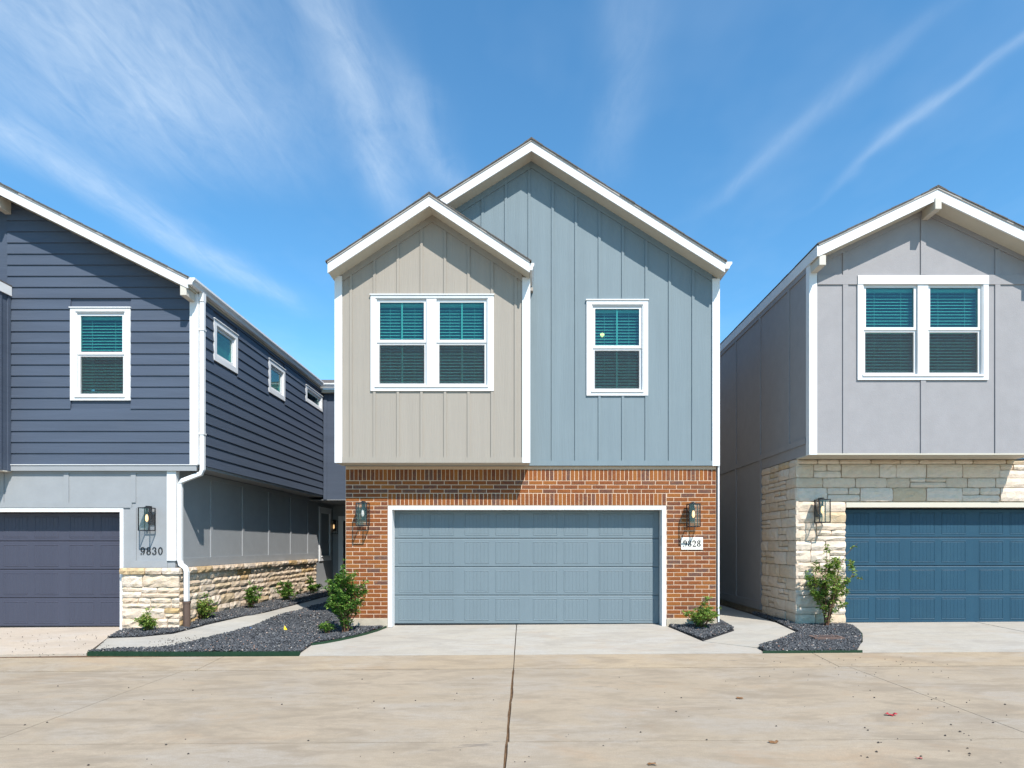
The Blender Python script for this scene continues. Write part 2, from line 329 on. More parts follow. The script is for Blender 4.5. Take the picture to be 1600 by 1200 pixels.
def prof(y):
    if y >= 11.92: return 0.0
    if y >= 9.36: return -0.12 * (11.92 - y) / 2.56
    if y >= 8.57: return -0.12 - 0.045 * (9.36 - y) / 0.79
    return -0.165
RAISE = [True]
def g(x, y): return 0.006 * x + prof(y) + (0.11 * min(1, max(0, (y - 11.92) / 0.68)) if x < -3.2 and RAISE[0] else 0)
def G(u, v):                                                # the ground point seen at a pixel of the photograph
    Y = 10.0
    for _ in range(60):
        X = (u - 820) * Y / 1000; Y = 0.5 * Y + 0.5 * (H - g(X, Y)) * 1000 / (v - 852)
    return ((u - 820) * Y / 1000, Y)
def sheet(name, m, pts, parent=None, top=0.0, thick=0.1, cuts=True, kind=None, bevel=0.0, rim=None):
    bm = bmesh.new(); f = bm.faces.new([bm.verts.new((p[0], p[1], 0)) for p in pts])
    for yc in (12.6, 11.92, 9.36, 8.57):
        bmesh.ops.bisect_plane(bm, geom=list(bm.verts) + list(bm.edges) + list(bm.faces), plane_co=(0, yc, 0), plane_no=(0, 1, 0))
    bmesh.ops.triangulate(bm, faces=[f for f in bm.faces if len(f.verts) > 4])
    r = bmesh.ops.extrude_face_region(bm, geom=list(bm.faces))
    new = set(e for e in r['geom'] if isinstance(e, bmesh.types.BMVert))
    for v in bm.verts: v.co.z = g(v.co.x, v.co.y) + top - (0 if v in new else thick)
    if bevel:
        es = [e for e in bm.edges if len(e.link_faces) == 2 and e.verts[0] in new and e.verts[1] in new and abs(e.link_faces[0].normal.z) + abs(e.link_faces[1].normal.z) < 1.5]
    bmesh.ops.recalc_face_normals(bm, faces=list(bm.faces))
    me = bpy.data.meshes.new(name); bm.to_mesh(me); bm.free(); me.materials.append(m)
    o = link(name, me, parent)
    if kind: o['kind'] = kind
    return o

# ------------------------------------------------------------------ ground, street, drives
gr = MB().add([(-400, -400, -0.45), (400, -400, -0.45), (400, 400, -0.45), (-400, 400, -0.45)], [(0, 1, 2, 3)]).build('ground', M_ground); gr['kind'] = 'structure'
RAISE[0] = False
lot = sheet('lot_ground', M_joint, [(-34, 8.0), (34, 8.0), (34, 40), (-34, 40)], None, -0.035, 0.3); lot['kind'] = 'structure'; RAISE[0] = True
road = sheet('road', M_joint, [(-34, -30), (34, -30), (34, 8.6), (-34, 8.6)], None, -0.022, 0.2); road['kind'] = 'structure'
XJ = [-33, -17.9, -13.4, -9.0, -4.55, -0.15, 4.32, 8.8, 13.2, 17.7, 33]; YJ = [-29, -8, -3.5, 0.95, 5.36, 8.518]
for i in range(len(XJ) - 1):
    for j in range(len(YJ) - 1):
        w = 0.007 if XJ[i] != -0.15 and XJ[i + 1] != -0.15 else 0.007
        xl = XJ[i] + (0.014 if XJ[i] == -0.15 else 0.004); xr = XJ[i + 1] - (0.014 if XJ[i + 1] == -0.15 else 0.004)
        n = 14; ln = []
        for k in range(n + 1):
            t = k / n; ln.append((xl, YJ[j] + 0.006 + t * (YJ[j + 1] - YJ[j] - 0.012)))
        rn = [(xr, p[1]) for p in reversed(ln)]
        if XJ[i] == -0.15: ln = [(x + random.uniform(-0.006, 0.008), y) for x, y in ln]
        if XJ[i + 1] == -0.15: rn = [(x + random.uniform(-0.0055, 0.006), y) for x, y in rn]
        sheet('road_slab', M_road, ln + rn, road, 0.0, 0.02)
gut = empty('gutter_apron', (0, 9, 0)); gut['kind'] = 'structure'
for a, b in zip([-33, -13.4, -9.0, -4.4, -0.15, 4.2, 8.8, 17], [-13.4, -9.0, -4.4, -0.15, 4.2, 8.8, 17, 33]):
    n = 30; lo = [(a + 0.005 + (b - a - 0.01) * k / n, 8.548 + random.uniform(-0.012, 0.010)) for k in range(n + 1)]; hi = [(a + 0.005 + (b - a - 0.01) * k / n, 9.352) for k in range(n, -1, -1)]
    sheet('gutter_slab', M_gutter, lo + hi, gut, 0.0, 0.03)
P = lambda *uv: [G(u, v) for u, v in uv]
YE = 9.365
def clampY(pts): return [(x, max(y, YE)) for x, y in pts]
# planting beds (outlines on the ground)
bedA = [(-7.25, 11.56)] + P((168, 998), (220, 996), (270, 991), (318, 978)) + [(-5.42, 12.7), (-5.36, 13.3), (-5.36, 15.2), (-5.38, 17.2), (-5.5, 19.3), (-6.39, 19.4), (-6.36, 11.56)]
bedB = clampY(P((137, 1021), (468, 1021), (487, 1007), (530, 1000), (570, 991), (606, 979.5))) + [(-2.52, 11.66), (-3.30, 11.66), (-3.30, 15.5), (-4.79, 15.5), (-4.79, 12.7)] + P((418, 970), (360, 990), (300, 1006), (250, 1013), (180, 1017))
bedC = [(2.63, 11.66)] + P((1049, 981), (1098, 1001), (1147, 985)) + [(3.75, 12.3), (3.52, 11.68)]
bedD = P((1185, 1013), (1200, 1022), (1350, 1025), (1346, 1003), (1346, 992), (1333, 981)) + [(5.83, 11.62), (4.93, 11.6), (4.9, 13.6), (4.75, 13.4)] + P((1250, 990))
bedD = clampY(bedD)
drv = sheet('driveway', M_drive, [(-2.50, 11.98), (-2.50, 11.62)] + P((604, 980), (570, 992), (530, 1001), (487, 1008), (470, 1020)) + [(-3.30, YE), (-0.16, YE), (-0.16, 11.98)]); drv['kind'] = 'structure'
sheet('driveway_slab', M_drive, [(-0.145, 11.98), (-0.145, YE), (3.5, YE)] + P((1186, 1013), (1098, 1002), (1049, 981.5)) + [(2.59, 11.64), (2.59, 11.98)], drv)
dl = sheet('driveway_left', M_drive_l, [(-13.0, 11.98), (-13.0, YE)] + clampY(P((135, 1021), (166, 998))) + [(-7.27, 11.56), (-7.37, 11.62), (-7.37, 11.98)]); dl['kind'] = 'structure'
dr = sheet('driveway_right', M_drive, [(5.88, 11.98), (5.88, 11.62)] + clampY(P((1336, 981), (1348, 992), (1348, 1003), (1352, 1030))) + [(8.72, YE), (8.38, 11.98)]); dr['kind'] = 'structure'
sheet('driveway_slab', M_drive, [(8.405, 11.98), (8.74, YE), (14, YE), (14, 11.98)], dr)
wl = sheet('side_walk', M_walk, [(-5.41, 12.7), (-5.35, 13.3), (-5.35, 15.2), (-5.37, 17.2), (-5.49, 19.4), (-6.38, 19.4), (-6.38, 21.3), (-3.3, 21.3), (-3.3, 15.51), (-4.78, 15.51), (-4.78, 12.7)] + P((417, 969.5), (359, 989.5), (299, 1005), (249, 1012), (180, 1016), (145, 1019), (168, 998.5), (220, 996.5), (271, 991.5), (319, 978.5)), None, 0.012); wl['kind'] = 'structure'
wr = sheet('entry_walk', M_walk, P((1099, 1002.5), (1147.5, 986)) + [(3.76, 12.3), (3.56, 12.3), (3.56, 24), (4.7, 24), (4.74, 13.4)] + P((1249, 990.5), (1184, 1012.5)), None, 0.006); wr['kind'] = 'structure'
# ------------------------------------------------------------------ generic house pieces
def roof_z(r, x): return r['za'] - r['s'] * abs(x - r['xc'])
def gable_roof(house, xc, za, xl, xr, s, yf, yb, bracket=None, wallY=None, fh=0.165, xr_back=None):
    r = dict(xc=xc, za=za, s=s)
    for side, xe in ((-1, xl), (1, xr)):
        if xe is None: continue
        ze = za - s * abs(xe - xc)
        MB().prism([(xc, za), (xe, ze), (xe, ze - fh), (xc, za - fh)], yf, yf + 0.028, TY).build('fascia', M_white, house)
        MB().prism([(xc, za + 0.034), (xe, ze + 0.034), (xe, ze + 0.001), (xc, za + 0.001)], yf - 0.014, yf + 0.03, TY).build('drip_edge', M_drip, house)
        MB().prism([(xc, za - 0.002), (xe - side * 0.002, ze - 0.002), (xe - side * 0.002, ze - fh + 0.02), (xc, za - fh + 0.02)], yf + 0.029, yb, TY).build('soffit', M_soffit, house)
        mb = MB(); Lx = abs(xe - xc) + 0.03; n = int(Lx / 0.125)
        for k in range(n + 1):
            a0 = Lx - k * 0.125; a1 = max(a0 - 0.26, 0); 
            p = [(xc + side * a0, za - s * a0 + 0.036 + 0.012), (xc + side * a0, za - s * a0 + 0.036 - 0.004), (xc + side * a1, za - s * a1 + 0.036 - 0.004), (xc + side * a1, za - s * a1 + 0.036 + 0.005)]
            y = yf - 0.018 - random.uniform(0, 0.014); t0 = y
            while t0 < yb:
                t1 = min(t0 + random.choice((0.3, 0.33, 0.6)), yb); dz = random.uniform(0, 0.007)
                mb.prism([(q[0], q[1] + dz * (1 if i in (0, 3) else 0)) for i, q in enumerate(p)], t0, t1 - 0.004, TY); t0 = t1
                if t0 > yf + 5: mb.prism(p, t0, yb, TY); break
        mb.build('shingles', M_shingle, house, kind='stuff')
    mb = MB(); yy = yf - 0.02
    while yy < yb:                                           # ridge caps
        e = min(yy + 0.3, yb)
        mb.prism([(xc - 0.14, za - s * 0.14 + 0.052), (xc, za + 0.056), (xc + 0.14, za - s * 0.14 + 0.052), (xc + 0.14, za - s * 0.14 + 0.060), (xc, za + 0.068), (xc - 0.14, za - s * 0.14 + 0.060)], yy, e, TY)
        yy = e
    mb.build('ridge_cap', M_shingle, house, kind='stuff')
    return r
def battens(house, m, xs, T, z0, topf, holes, w=0.045, d=0.018):
    for x in xs:
        segs = [(z0, topf(x))]
        for h in holes:
            if h[0] - 0.01 < x < h[1] + 0.01:
                segs = [s for a, b in segs for s in ((a, min(b, h[2])), (max(a, h[3]), b)) if s[1] - s[0] > 0.05]
        for a, b in segs: bx('batten', m, house, x - w / 2, x + w / 2, 0.0, d, a, b, T)
def rake_board(house, m, r, xa, xb, T, drop, h=0.12, d=0.020):
    for a, b in ((xa, r['xc']), (r['xc'], xb)):
        if b - a < 0.05: continue
        za_, zb_ = roof_z(r, a) - drop, roof_z(r, b) - drop
        MB().prism([(a, za_), (b, zb_), (b, zb_ - h), (a, za_ - h)], 0.0, d, lambda p, t, q: T(p, t, q)).build('frieze_board', m, house)

SLAT = {}
def window(house, T, o, units, zs, blinds=True, muntin=True, cap=True, sill=True, side=False, screen=True):
    """o outer casing a0,a1,z0,z1; units glass (a0,a1); zs list of glass (z0,z1) from the bottom"""
    e = 0.055; e2 = 0.05
    a_in = min(u[0] for u in units) - e; b_in = max(u[1] for u in units) + e
    zi0 = zs[0][0] - e; zi1 = zs[-1][1] + e
    mb = MB(); inner = (a_in, b_in, zi0, zi1)
    ring(mb, (a_in - 0.012, b_in + 0.012, zi0 - 0.012, zi1 + 0.012), (a_in + 0.006, b_in - 0.006, zi0 + 0.006, zi1 - 0.006), -0.14, 0.012, T)
    w = mb.build('window', M_white, house)
    c = MB(); ring(c, o, (a_in - 0.012, b_in + 0.012, zi0 - 0.012, zi1 + 0.012), -0.002, 0.028, T); c.build('casing', M_white, w)
    if cap: bx('drip_cap', M_white, w, o[0] - 0.012, o[1] + 0.012, -0.002, 0.045, o[3], o[3] + 0.018, T)
    if sill: bx('sill', M_white, w, a_in - 0.02, b_in + 0.02, 0.0125, 0.045, zi0 - 0.03, zi0 + 0.004, T)
    bx('dark_back_panel', M_room, w, a_in - 0.35, b_in + 0.35, -1.02, -1.0, zi0 - 0.6, zi1 + 0.8, T); bx('dark_top_panel', M_room, w, a_in - 0.35, b_in + 0.35, -0.999, -0.16, zi1 + 0.25, zi1 + 0.27, T)  # dark panels added behind each window so gaps between slats stay dark
    for i in range(len(units) - 1):
        bx('mullion', M_white, w, units[i][1] + e - 0.004, units[i + 1][0] - e + 0.004, -0.12, 0.018, zi0 + 0.0065, zi1 - 0.0065, T)
    for ui, (a0, a1) in enumerate(units):
        for k, (z0, z1) in enumerate(zs):
            up = (k == len(zs) - 1); d1 = -0.012 if up else -0.028
            if len(zs) == 1: d1 = -0.012
            hg = (zs[1][0] - zs[0][1]) / 2 + 0.003 if len(zs) > 1 else 0.045
            s = MB(); ring(s, (a0 - e + 0.0065, a1 + e - 0.0065, z0 - (0.045 if not up or len(zs) == 1 else hg), z1 + (hg if not up else 0.045)), (a0, a1, z0, z1), d1 - 0.03, d1, T)
            s.build('sash', M_white, w)
            bx('glass_pane', M_glass, w, a0 - 0.004, a1 + 0.004, d1 - 0.022, d1 - 0.018, z0 - 0.004, z1 + 0.004, T)
            if muntin: bx('muntin', M_slat, w, (a0 + a1) / 2 - 0.012, (a0 + a1) / 2 + 0.012, d1 - 0.032, d1 - 0.0235, z0, z1, T)
            if not up and screen and len(zs) > 1: bx('insect_screen', M_screen, w, a0 - 0.01, a1 + 0.01, d1 + 0.006, d1 + 0.008, z0 - 0.012, z1 + 0.012, T)
        if blinds:
            za = zs[0][0] - 0.03; zb = zs[-1][1] + 0.0; z = za + 0.02; L_ = a1 - a0 + 0.06
            key = (round(L_, 3), side)
            if key not in SLAT:
                mb = MB(); t = R(36); dx, dz = 0.024 * math.cos(t), 0.024 * math.sin(t); q = 0.0016
                pts = [(-dx, -dz), (0, 0.003), (dx, dz), (dx, dz - q), (0, 0.003 - q), (-dx, -dz - q)]
                TT = (lambda p, tt, qz: (tt, -p, -qz)) if not side else (lambda p, tt, qz: (-p, tt, -qz))
                mb.prism(pts, -L_ / 2, L_ / 2, TT); SLAT[key] = mb.mesh('blind_slat', M_slat)
            while z < zb - 0.05:
                c0 = T((a0 + a1) / 2, -0.112, z); link('blind_slat', SLAT[key], w, c0); z += 0.055
            bx('head_rail', M_slat, w, a0 - 0.03, a1 + 0.03, -0.137, -0.088, zb - 0.045, zb + 0.0, T)
            for q in (0.22, 0.78):
                a = a0 + (a1 - a0) * q; bx('ladder_cord', M_slat, w, a - 0.002, a + 0.002, -0.0875, -0.085, za, zb - 0.05, T)
    return w
PANEL = {}
def garage_door(house, x0, z0, Y, m, rows=4):
    Wd = 4.9; hs = 0.53; gd = bx('garage_door', m, house, x0 - 0.03, x0 + Wd + 0.03, Y + 0.03, Y + 0.06, z0, z0 + hs * rows)
    if m.name not in PANEL:
        mb = MB(); w, h = 0.228, 0.205; T = lambda a, d, z: (a, -d, z)
        def bead(a0, a1, za, zb, d, c):               # chamfered raised bead
            mb.add([T(a0, 0, za), T(a1, 0, za), T(a1, 0, zb), T(a0, 0, zb), T(a0 + c, d, za + c), T(a1 - c, d, za + c), T(a1 - c, d, zb - c), T(a0 + c, d, zb - c)],
                   [(0, 1, 5, 4), (1, 2, 6, 5), (2, 3, 7, 6), (3, 0, 4, 7), (4, 5, 6, 7)])
        f = 0.020
        bead(-w, w, h - f, h, 0.0055, 0.006); bead(-w, w, -h, -h + f, 0.0055, 0.006)
        bead(-w, -w + f, -h + f, h - f, 0.0055, 0.006); bead(w - f, w, -h + f, h - f, 0.0055, 0.006)
        n = 6; sw = 2 * (w - f - 0.006) / n
        for k in range(n): bead(-w + f + 0.006 + k * sw, -w + f + 0.006 + (k + 1) * sw, -h + f + 0.004, h - f - 0.004, 0.0026, 0.004)
        me = bpy.data.meshes.new('door_panel'); me.from_pydata(mb.v, [], mb.f); me.materials.append(m); PANEL[m.name] = me
    cx = [0.325, 0.895, 1.54, 2.115]; cx = [c for c in (0.30, 0.875, 1.535, 2.10)] + [2.78, 3.365, 4.025, 4.60]
    cx = [0.295, 0.87, 1.525, 2.10, 2.80, 3.375, 4.03, 4.605]
    for r in range(rows):
        z = z0 + r * hs
        mb = MB(); T = lambda p, t, q: (t, q, p)
        y = Y
        # section with rounded tongue edges
        vs = [(z + 0.003, y + 0.03), (z + 0.003, y + 0.010), (z + 0.016, y), (z + hs - 0.016, y), (z + hs - 0.003, y + 0.010), (z + hs - 0.003, y + 0.03)]
        MB().prism(vs, x0 - 0.02, x0 + Wd + 0.02, T).build('door_section', m, gd)
        for c in cx: link('door_panel', PANEL[m.name], gd, (x0 + c, y, z + hs / 2))
    bx('weather_seal', M_black, gd, x0 - 0.02, x0 + Wd + 0.02, Y + 0.004, Y + 0.03, z0 - 0.018, z0 + 0.0)
    return gd
def stone_mesh(a0, a1, z0, z1, d, T, m, rough=0.018):
    nx = max(2, min(6, int((a1 - a0) / 0.07))); nz = max(2, min(4, int((z1 - z0) / 0.05)))
    mb = MB(); idx = {}; vs = []
    for i in range(nx + 1):
        for j in range(nz + 1):
            edge = (i in (0, nx)) + (j in (0, nz))
            a = a0 + (a1 - a0) * i / nx; z = z0 + (z1 - z0) * j / nz
            if i not in (0, nx): a += random.uniform(-0.25, 0.25) * (a1 - a0) / nx
            if j not in (0, nz): z += random.uniform(-0.25, 0.25) * (z1 - z0) / nz
            if edge == 0: dd = d + random.uniform(-0.3, 1.0) * rough
            elif edge == 1: dd = d - 0.012 + random.uniform(-0.2, 0.5) * rough; a += random.uniform(-0.002, 0.002); z += random.uniform(-0.003, 0.003)
            else: dd = d - 0.02; a += 0.007 * (1 if i == 0 else -1); z += 0.006 * (1 if j == 0 else -1)
            idx[i, j] = len(vs); vs.append(T(a, dd, z))
    fs = [(idx[i, j], idx[i + 1, j], idx[i + 1, j + 1], idx[i, j + 1]) for i in range(nx) for j in range(nz)]
    per = [(i, 0) for i in range(nx)] + [(nx, j) for j in range(nz)] + [(i, nz) for i in range(nx, 0, -1)] + [(0, j) for j in range(nz, 0, -1)]
    b = len(vs)
    for (i, j) in per: vs.append(T(a0 + (a1 - a0) * i / nx, -0.004, z0 + (z1 - z0) * j / nz))
    k = len(per)
    for q in range(k): fs.append((idx[per[q]], b + q, b + (q + 1) % k, idx[per[(q + 1) % k]]))
    return MB().add(vs, fs).mesh('stone', m)
def ashlar(house, a0, a1, z0, z1, T, m, d=0.045, rh=(0.10, 0.15, 0.20), ln=(0.22, 0.60), skip=None, rough=0.018, phase=0):
    z = z0; gap = 0.011
    rows = []
    while z < z1 - 0.05:
        h = random.choice(rh)
        if z1 - (z + h) < 0.07: h = z1 - z
        rows.append((z, min(z + h, z1))); z += h
    for (za, zb) in rows:
        a = a0 + random.uniform(0, 0.0)
        while a < a1 - 0.02:
            L_ = random.uniform(*ln); b = a + L_
            if a1 - b < 0.14: b = a1
            def put(p, q, r, s):
                if skip and skip(p, q, r, s): return
                link('stone', stone_mesh(p + gap / 2, q - gap / 2, r + gap / 2, s - gap / 2, d + random.uniform(-0.008, 0.010), T, m, rough), house)
            if zb - za > 0.17 and random.random() < 0.35:
                mid = za + (zb - za) * random.uniform(0.42, 0.58); put(a, b, za, mid); 
                if b - a > 0.4: c = a + (b - a) * random.uniform(0.35, 0.65); put(a, c, mid, zb); put(c, b, mid, zb)
                else: put(a, b, mid, zb)
            else: put(a, b, za, zb)
            a = b
def gutter(house, x, z, y0, y1, sgn=1, name='gutter'):
    s = sgn
    pr = [(x + s * 0.004, z), (x + s * 0.004, z - 0.12), (x + s * 0.075, z - 0.12), (x + s * 0.09, z - 0.075), (x + s * 0.125, z - 0.035), (x + s * 0.125, z), (x + s * 0.118, z), (x + s * 0.118, z - 0.03), (x + s * 0.083, z - 0.07), (x + s * 0.07, z - 0.113), (x + s * 0.011, z - 0.113), (x + s * 0.011, z)]
    g_ = MB().prism(pr, y0, y1, TY).build(name, M_white, house)
    for yy in (y0 - 0.003, y1 + 0.001):
        MB().prism([pr[0], pr[1], pr[2], pr[3], pr[4], pr[5]], yy, yy + 0.002, TY).build('end_cap', M_white, g_)
    return g_

# ------------------------------------------------------------------ MIDDLE HOUSE
mh = tag(empty('house', (0.11, 11.7, 0)), 'middle house with blue and beige upper siding over orange red brick', 'house')
B = 11.70; FB = FRONT(B)
OXL, OXR, OZT = -2.504, 2.586, 2.203
bxl, bxr = -3.276, 3.498
brk_top = 2.872
wall('brick_backing', M_mortar, mh, [(bxl, 0.14), (OXL, 0.14), (OXL, OZT), (OXR, OZT), (OXR, 0.14), (bxr, 0.14), (bxr, 2.925), (bxl, 2.925)], [], FRONT(B + 0.0055), 0.13)
BR = {}
def brick_mesh(w, h):
    k = (round(w, 3), round(h, 3))
    if k not in BR:
        c = 0.004; d = 0.012; x, z = w / 2, h / 2
        vs = [(-x, 0.014, -z), (x, 0.014, -z), (x, 0.014, z), (-x, 0.014, z), (-x, 0.003, -z), (x, 0.003, -z), (x, 0.003, z), (-x, 0.003, z), (-x + c, 0, -z + c), (x - c, 0, -z + c), (x - c, 0, z - c), (-x + c, 0, z - c)]
        fs = [(0, 1, 5, 4), (1, 2, 6, 5), (2, 3, 7, 6), (3, 0, 4, 7), (4, 5, 9, 8), (5, 6, 10, 9), (6, 7, 11, 10), (7, 4, 8, 11), (8, 9, 10, 11)]
        me = bpy.data.meshes.new('brick'); me.from_pydata(vs, [], fs); me.materials.append(M_brick); BR[k] = me
    return BR[k]
bricks = []; CH = 0.0762; CL = 0.2575; J = 0.0125
for n in range(33):
    z = 0.146 + n * CH; off = -(CL / 2) * (n % 2)
    runs = [(bxl, OXL), (OXR, bxr)] if n < 30 else [(bxl, bxr)]
    for a, b in runs:
        x = bxl + off if a == bxl else bxr + off - 4 * CL
        while x < b:
            l = max(x, a); r_ = min(x + CL, b)
            if r_ - l > 0.035: bricks.append((l + J / 2, r_ - J / 2, z + J / 2, z + CH - J / 2))
            x += CL
bricks.sort(key=lambda q: -(q[1] - q[0]))
rest = MB()
for i, (a, b, c, d) in enumerate(bricks):
    me = brick_mesh(b - a, d - c); jy = random.uniform(-0.002, 0.0015)
    if i < 300: link('brick', me, mh, ((a + b) / 2, B + jy, (c + d) / 2))
    else: rest.add([(v.co.x + (a + b) / 2, v.co.y + B, v.co.z + (c + d) / 2) for v in me.vertices], [tuple(p.vertices) for p in me.polygons])
if rest.v: rest.build('cut_bricks', M_brick, mh, kind='stuff')
def soldiers(x0, x1, z0, z1):
    n = round((x1 - x0) / CH); w = (x1 - x0) / n
    for k in range(n):
        a = x0 + k * w
        link('soldier_brick', brick_mesh(w - J, z1 - z0 - J), mh, (a + w / 2, B + random.uniform(-0.002, 0.001), (z0 + z1) / 2))
soldiers(bxl, bxr, 2.661, 2.872); soldiers(OXL, OXR, 2.209, 2.430)
# steel lintel, foundation
bx('lintel', M_drip, mh, OXL - 0.01, OXR + 0.01, B - 0.002, B + 0.10, 2.199, 2.207)
bx('foundation', M_found, mh, bxl - 0.01, OXL, B - 0.02, B + 0.14, -0.3, 0.139); bx('foundation', M_found, mh, OXR, bxr + 0.01, B - 0.02, B + 0.14, -0.3, 0.139)
# garage door and its white trim
bx('door_jamb', M_white, mh, OXL + 0.002, OXL + 0.078, B - 0.006, B + 0.235, -0.02, OZT - 0.075, None, 0.003)
bx('door_jamb', M_white, mh, OXR - 0.078, OXR - 0.002, B - 0.006, B + 0.235, -0.02, OZT - 0.075, None, 0.003)
bx('door_header', M_white, mh, OXL + 0.002, OXR - 0.002, B - 0.006, B + 0.235, OZT - 0.075, OZT - 0.006, None, 0.003)
garage_door(mh, -2.42, 0.015, B + 0.235, M_door_b)
bx('keypad', M_drip, mh, OXR - 0.082, OXR - 0.0785, B + 0.06, B + 0.10, 1.47, 1.66, None)
# blue main wall
BY = 11.66; FBl = FRONT(BY)
main_r = gable_roof(mh, 0.118, 8.612, -3.31, 3.535, 0.628, 11.30, 24.0)
drop = 0.145
wb = (916, 1012.5, 618.7, 468.8)
def px(u, Y): return (u - 820) * Y / 1000
def pz(v, Y): return H + (852 - v) * Y / 1000
o2 = (px(916.3, BY), px(1012.3, BY), pz(618.5, BY), pz(470, BY))
hole2 = (o2[0] + 0.05, o2[1] - 0.05, o2[2] + 0.05, o2[3] - 0.05)
wz = lambda x: roof_z(main_r, x) - drop
wall('upper_wall', M_blue, mh, [(-3.28, 2.925), (3.52, 2.925), (3.52, wz(3.52)), (0.118, wz(0.118)), (-3.28, wz(-3.28))], [hole2], FBl, 0.14)
h2 = [(o2[0], o2[1], o2[2], o2[3] + 0.018)]
battens(mh, M_blue, [px(827 + 36.55 * k, BY) for k in range(-3, 8)], FBl, 3.02, lambda x: wz(x) - 0.115, h2)
bx('base_board', M_blue, mh, 0.082, 3.41, 0.0, 0.022, 2.93, 3.02, FBl)
rake_board(mh, M_blue, main_r, -1.4, 3.41, FBl, drop)
bx('corner_board', M_white, mh, 3.41, 3.545, 0.0, 0.03, 2.925, wz(3.52) - 0.002, FBl)
bx('corner_board', M_white, mh, 3.52, 3.548, BY + 0.001, BY + 0.12, 0.08, wz(3.52) - 0.03)
window(mh, FBl, o2, [(px(930, BY), px(999, BY))], [(pz(606, BY), pz(547.5, BY)), (pz(539.5, BY), pz(482, BY))])
# beige bay
YB = 11.28; FBe = FRONT(YB)
bay_r = gable_roof(mh, -1.632, 7.440, -3.366, 0.084, 0.662, 10.92, 11.655)
o1 = (px(579.5, YB), px(771.5, YB), pz(611.3, YB), pz(462, YB))
bzt = lambda x: roof_z(bay_r, x) - drop
wall('bay_wall', M_beige, mh, [(-3.328, 2.948), (0.079, 2.948), (0.079, bzt(0.079)), (-1.632, bzt(-1.632)), (-3.328, bzt(-3.328))], [(o1[0] + 0.05, o1[1] - 0.05, o1[2] + 0.05, o1[3] - 0.05)], FBe, 0.14)
battens(mh, M_beige, [px(548.5 + 36.75 * k, YB) for k in range(8)], FBe, 3.03, lambda x: bzt(x) - 0.115, [(o1[0], o1[1], o1[2], o1[3] + 0.018)])
bx('base_board', M_beige, mh, -3.215, -0.045, 0.0, 0.022, 2.932, 3.03, FBe)
rake_board(mh, M_beige, bay_r, -3.215, -0.045, FBe, drop)
bx('corner_board', M_white, mh, -3.345, -3.215, 0.0, 0.03, 2.932, bzt(-3.26), FBe); bx('corner_board', M_white, mh, -0.045, 0.096, 0.0, 0.03, 2.932, bzt(0.04), FBe)
bx('bay_side', M_beige, mh, -3.328, -3.19, YB + 0.141, BY - 0.001, 2.948, bzt(-3.328) - 0.01); bx('bay_side', M_beige, mh, -0.06, 0.079, YB + 0.141, BY - 0.001, 2.948, bzt(0.079) - 0.01)
bx('corner_board', M_white, mh, 0.0795, 0.096, YB + 0.001, YB + 0.10, 2.932, bzt(0.04) - 0.03); bx('corner_board', M_white, mh, -3.345, -3.3285, YB + 0.001, YB + 0.10, 2.932, bzt(-3.26) - 0.03)
bx('bay_soffit', M_soffit, mh, -3.327, 0.078, YB + 0.001, B + 0.01, 2.933, 2.947)
window(mh, FBe, o1, [(px(593, YB), px(662.2, YB)), (px(686.6, YB), px(756.5, YB))], [(pz(598, YB), pz(538.7, YB)), (pz(530.5, YB), pz(472, YB))])
gz = roof_z(main_r, 3.535)
gutter(mh, 3.536, gz + 0.02, 11.30, 23.9); gutter(mh, -3.312, gz + 0.01, 11.72, 23.9, -1); gutter(mh, 0.086, roof_z(bay_r, 0.084) + 0.01, 10.96, 11.64, 0.6)
bx('kickout_flashing', M_drip, mh, 0.10, 0.15, 11.56, 11.655, 6.08, 6.14)
# other walls of the middle house
bx('side_wall', M_beige, mh, 3.38, 3.519, BY + 0.141, 23.5, 0.10, gz - 0.15); bx('side_wall', M_beige, mh, -3.27, -3.13, BY + 0.141, 23.5, 0.10, gz - 0.15)
for yy in [12.9 + 1.22 * k for k in range(9)]:
    bx('batten', M_beige, mh, 3.519, 3.537, yy, yy + 0.06, 0.2, gz - 0.16); bx('batten', M_beige, mh, -3.288, -3.27, yy, yy + 0.06, 0.2, gz - 0.16)
bx('foundation', M_found, mh, 3.38, 3.51, B + 0.141, 23.5, -0.3, 0.099); bx('foundation', M_found, mh, -3.26, -3.13, B + 0.141, 23.5, -0.3, 0.099)
wall('back_wall', M_blue, mh, [(-3.28, 0.1), (3.52, 0.1), (3.52, wz(3.52)), (0.118, wz(0.118)), (-3.28, wz(-3.28))], [], FRONT(23.501), 0.14)

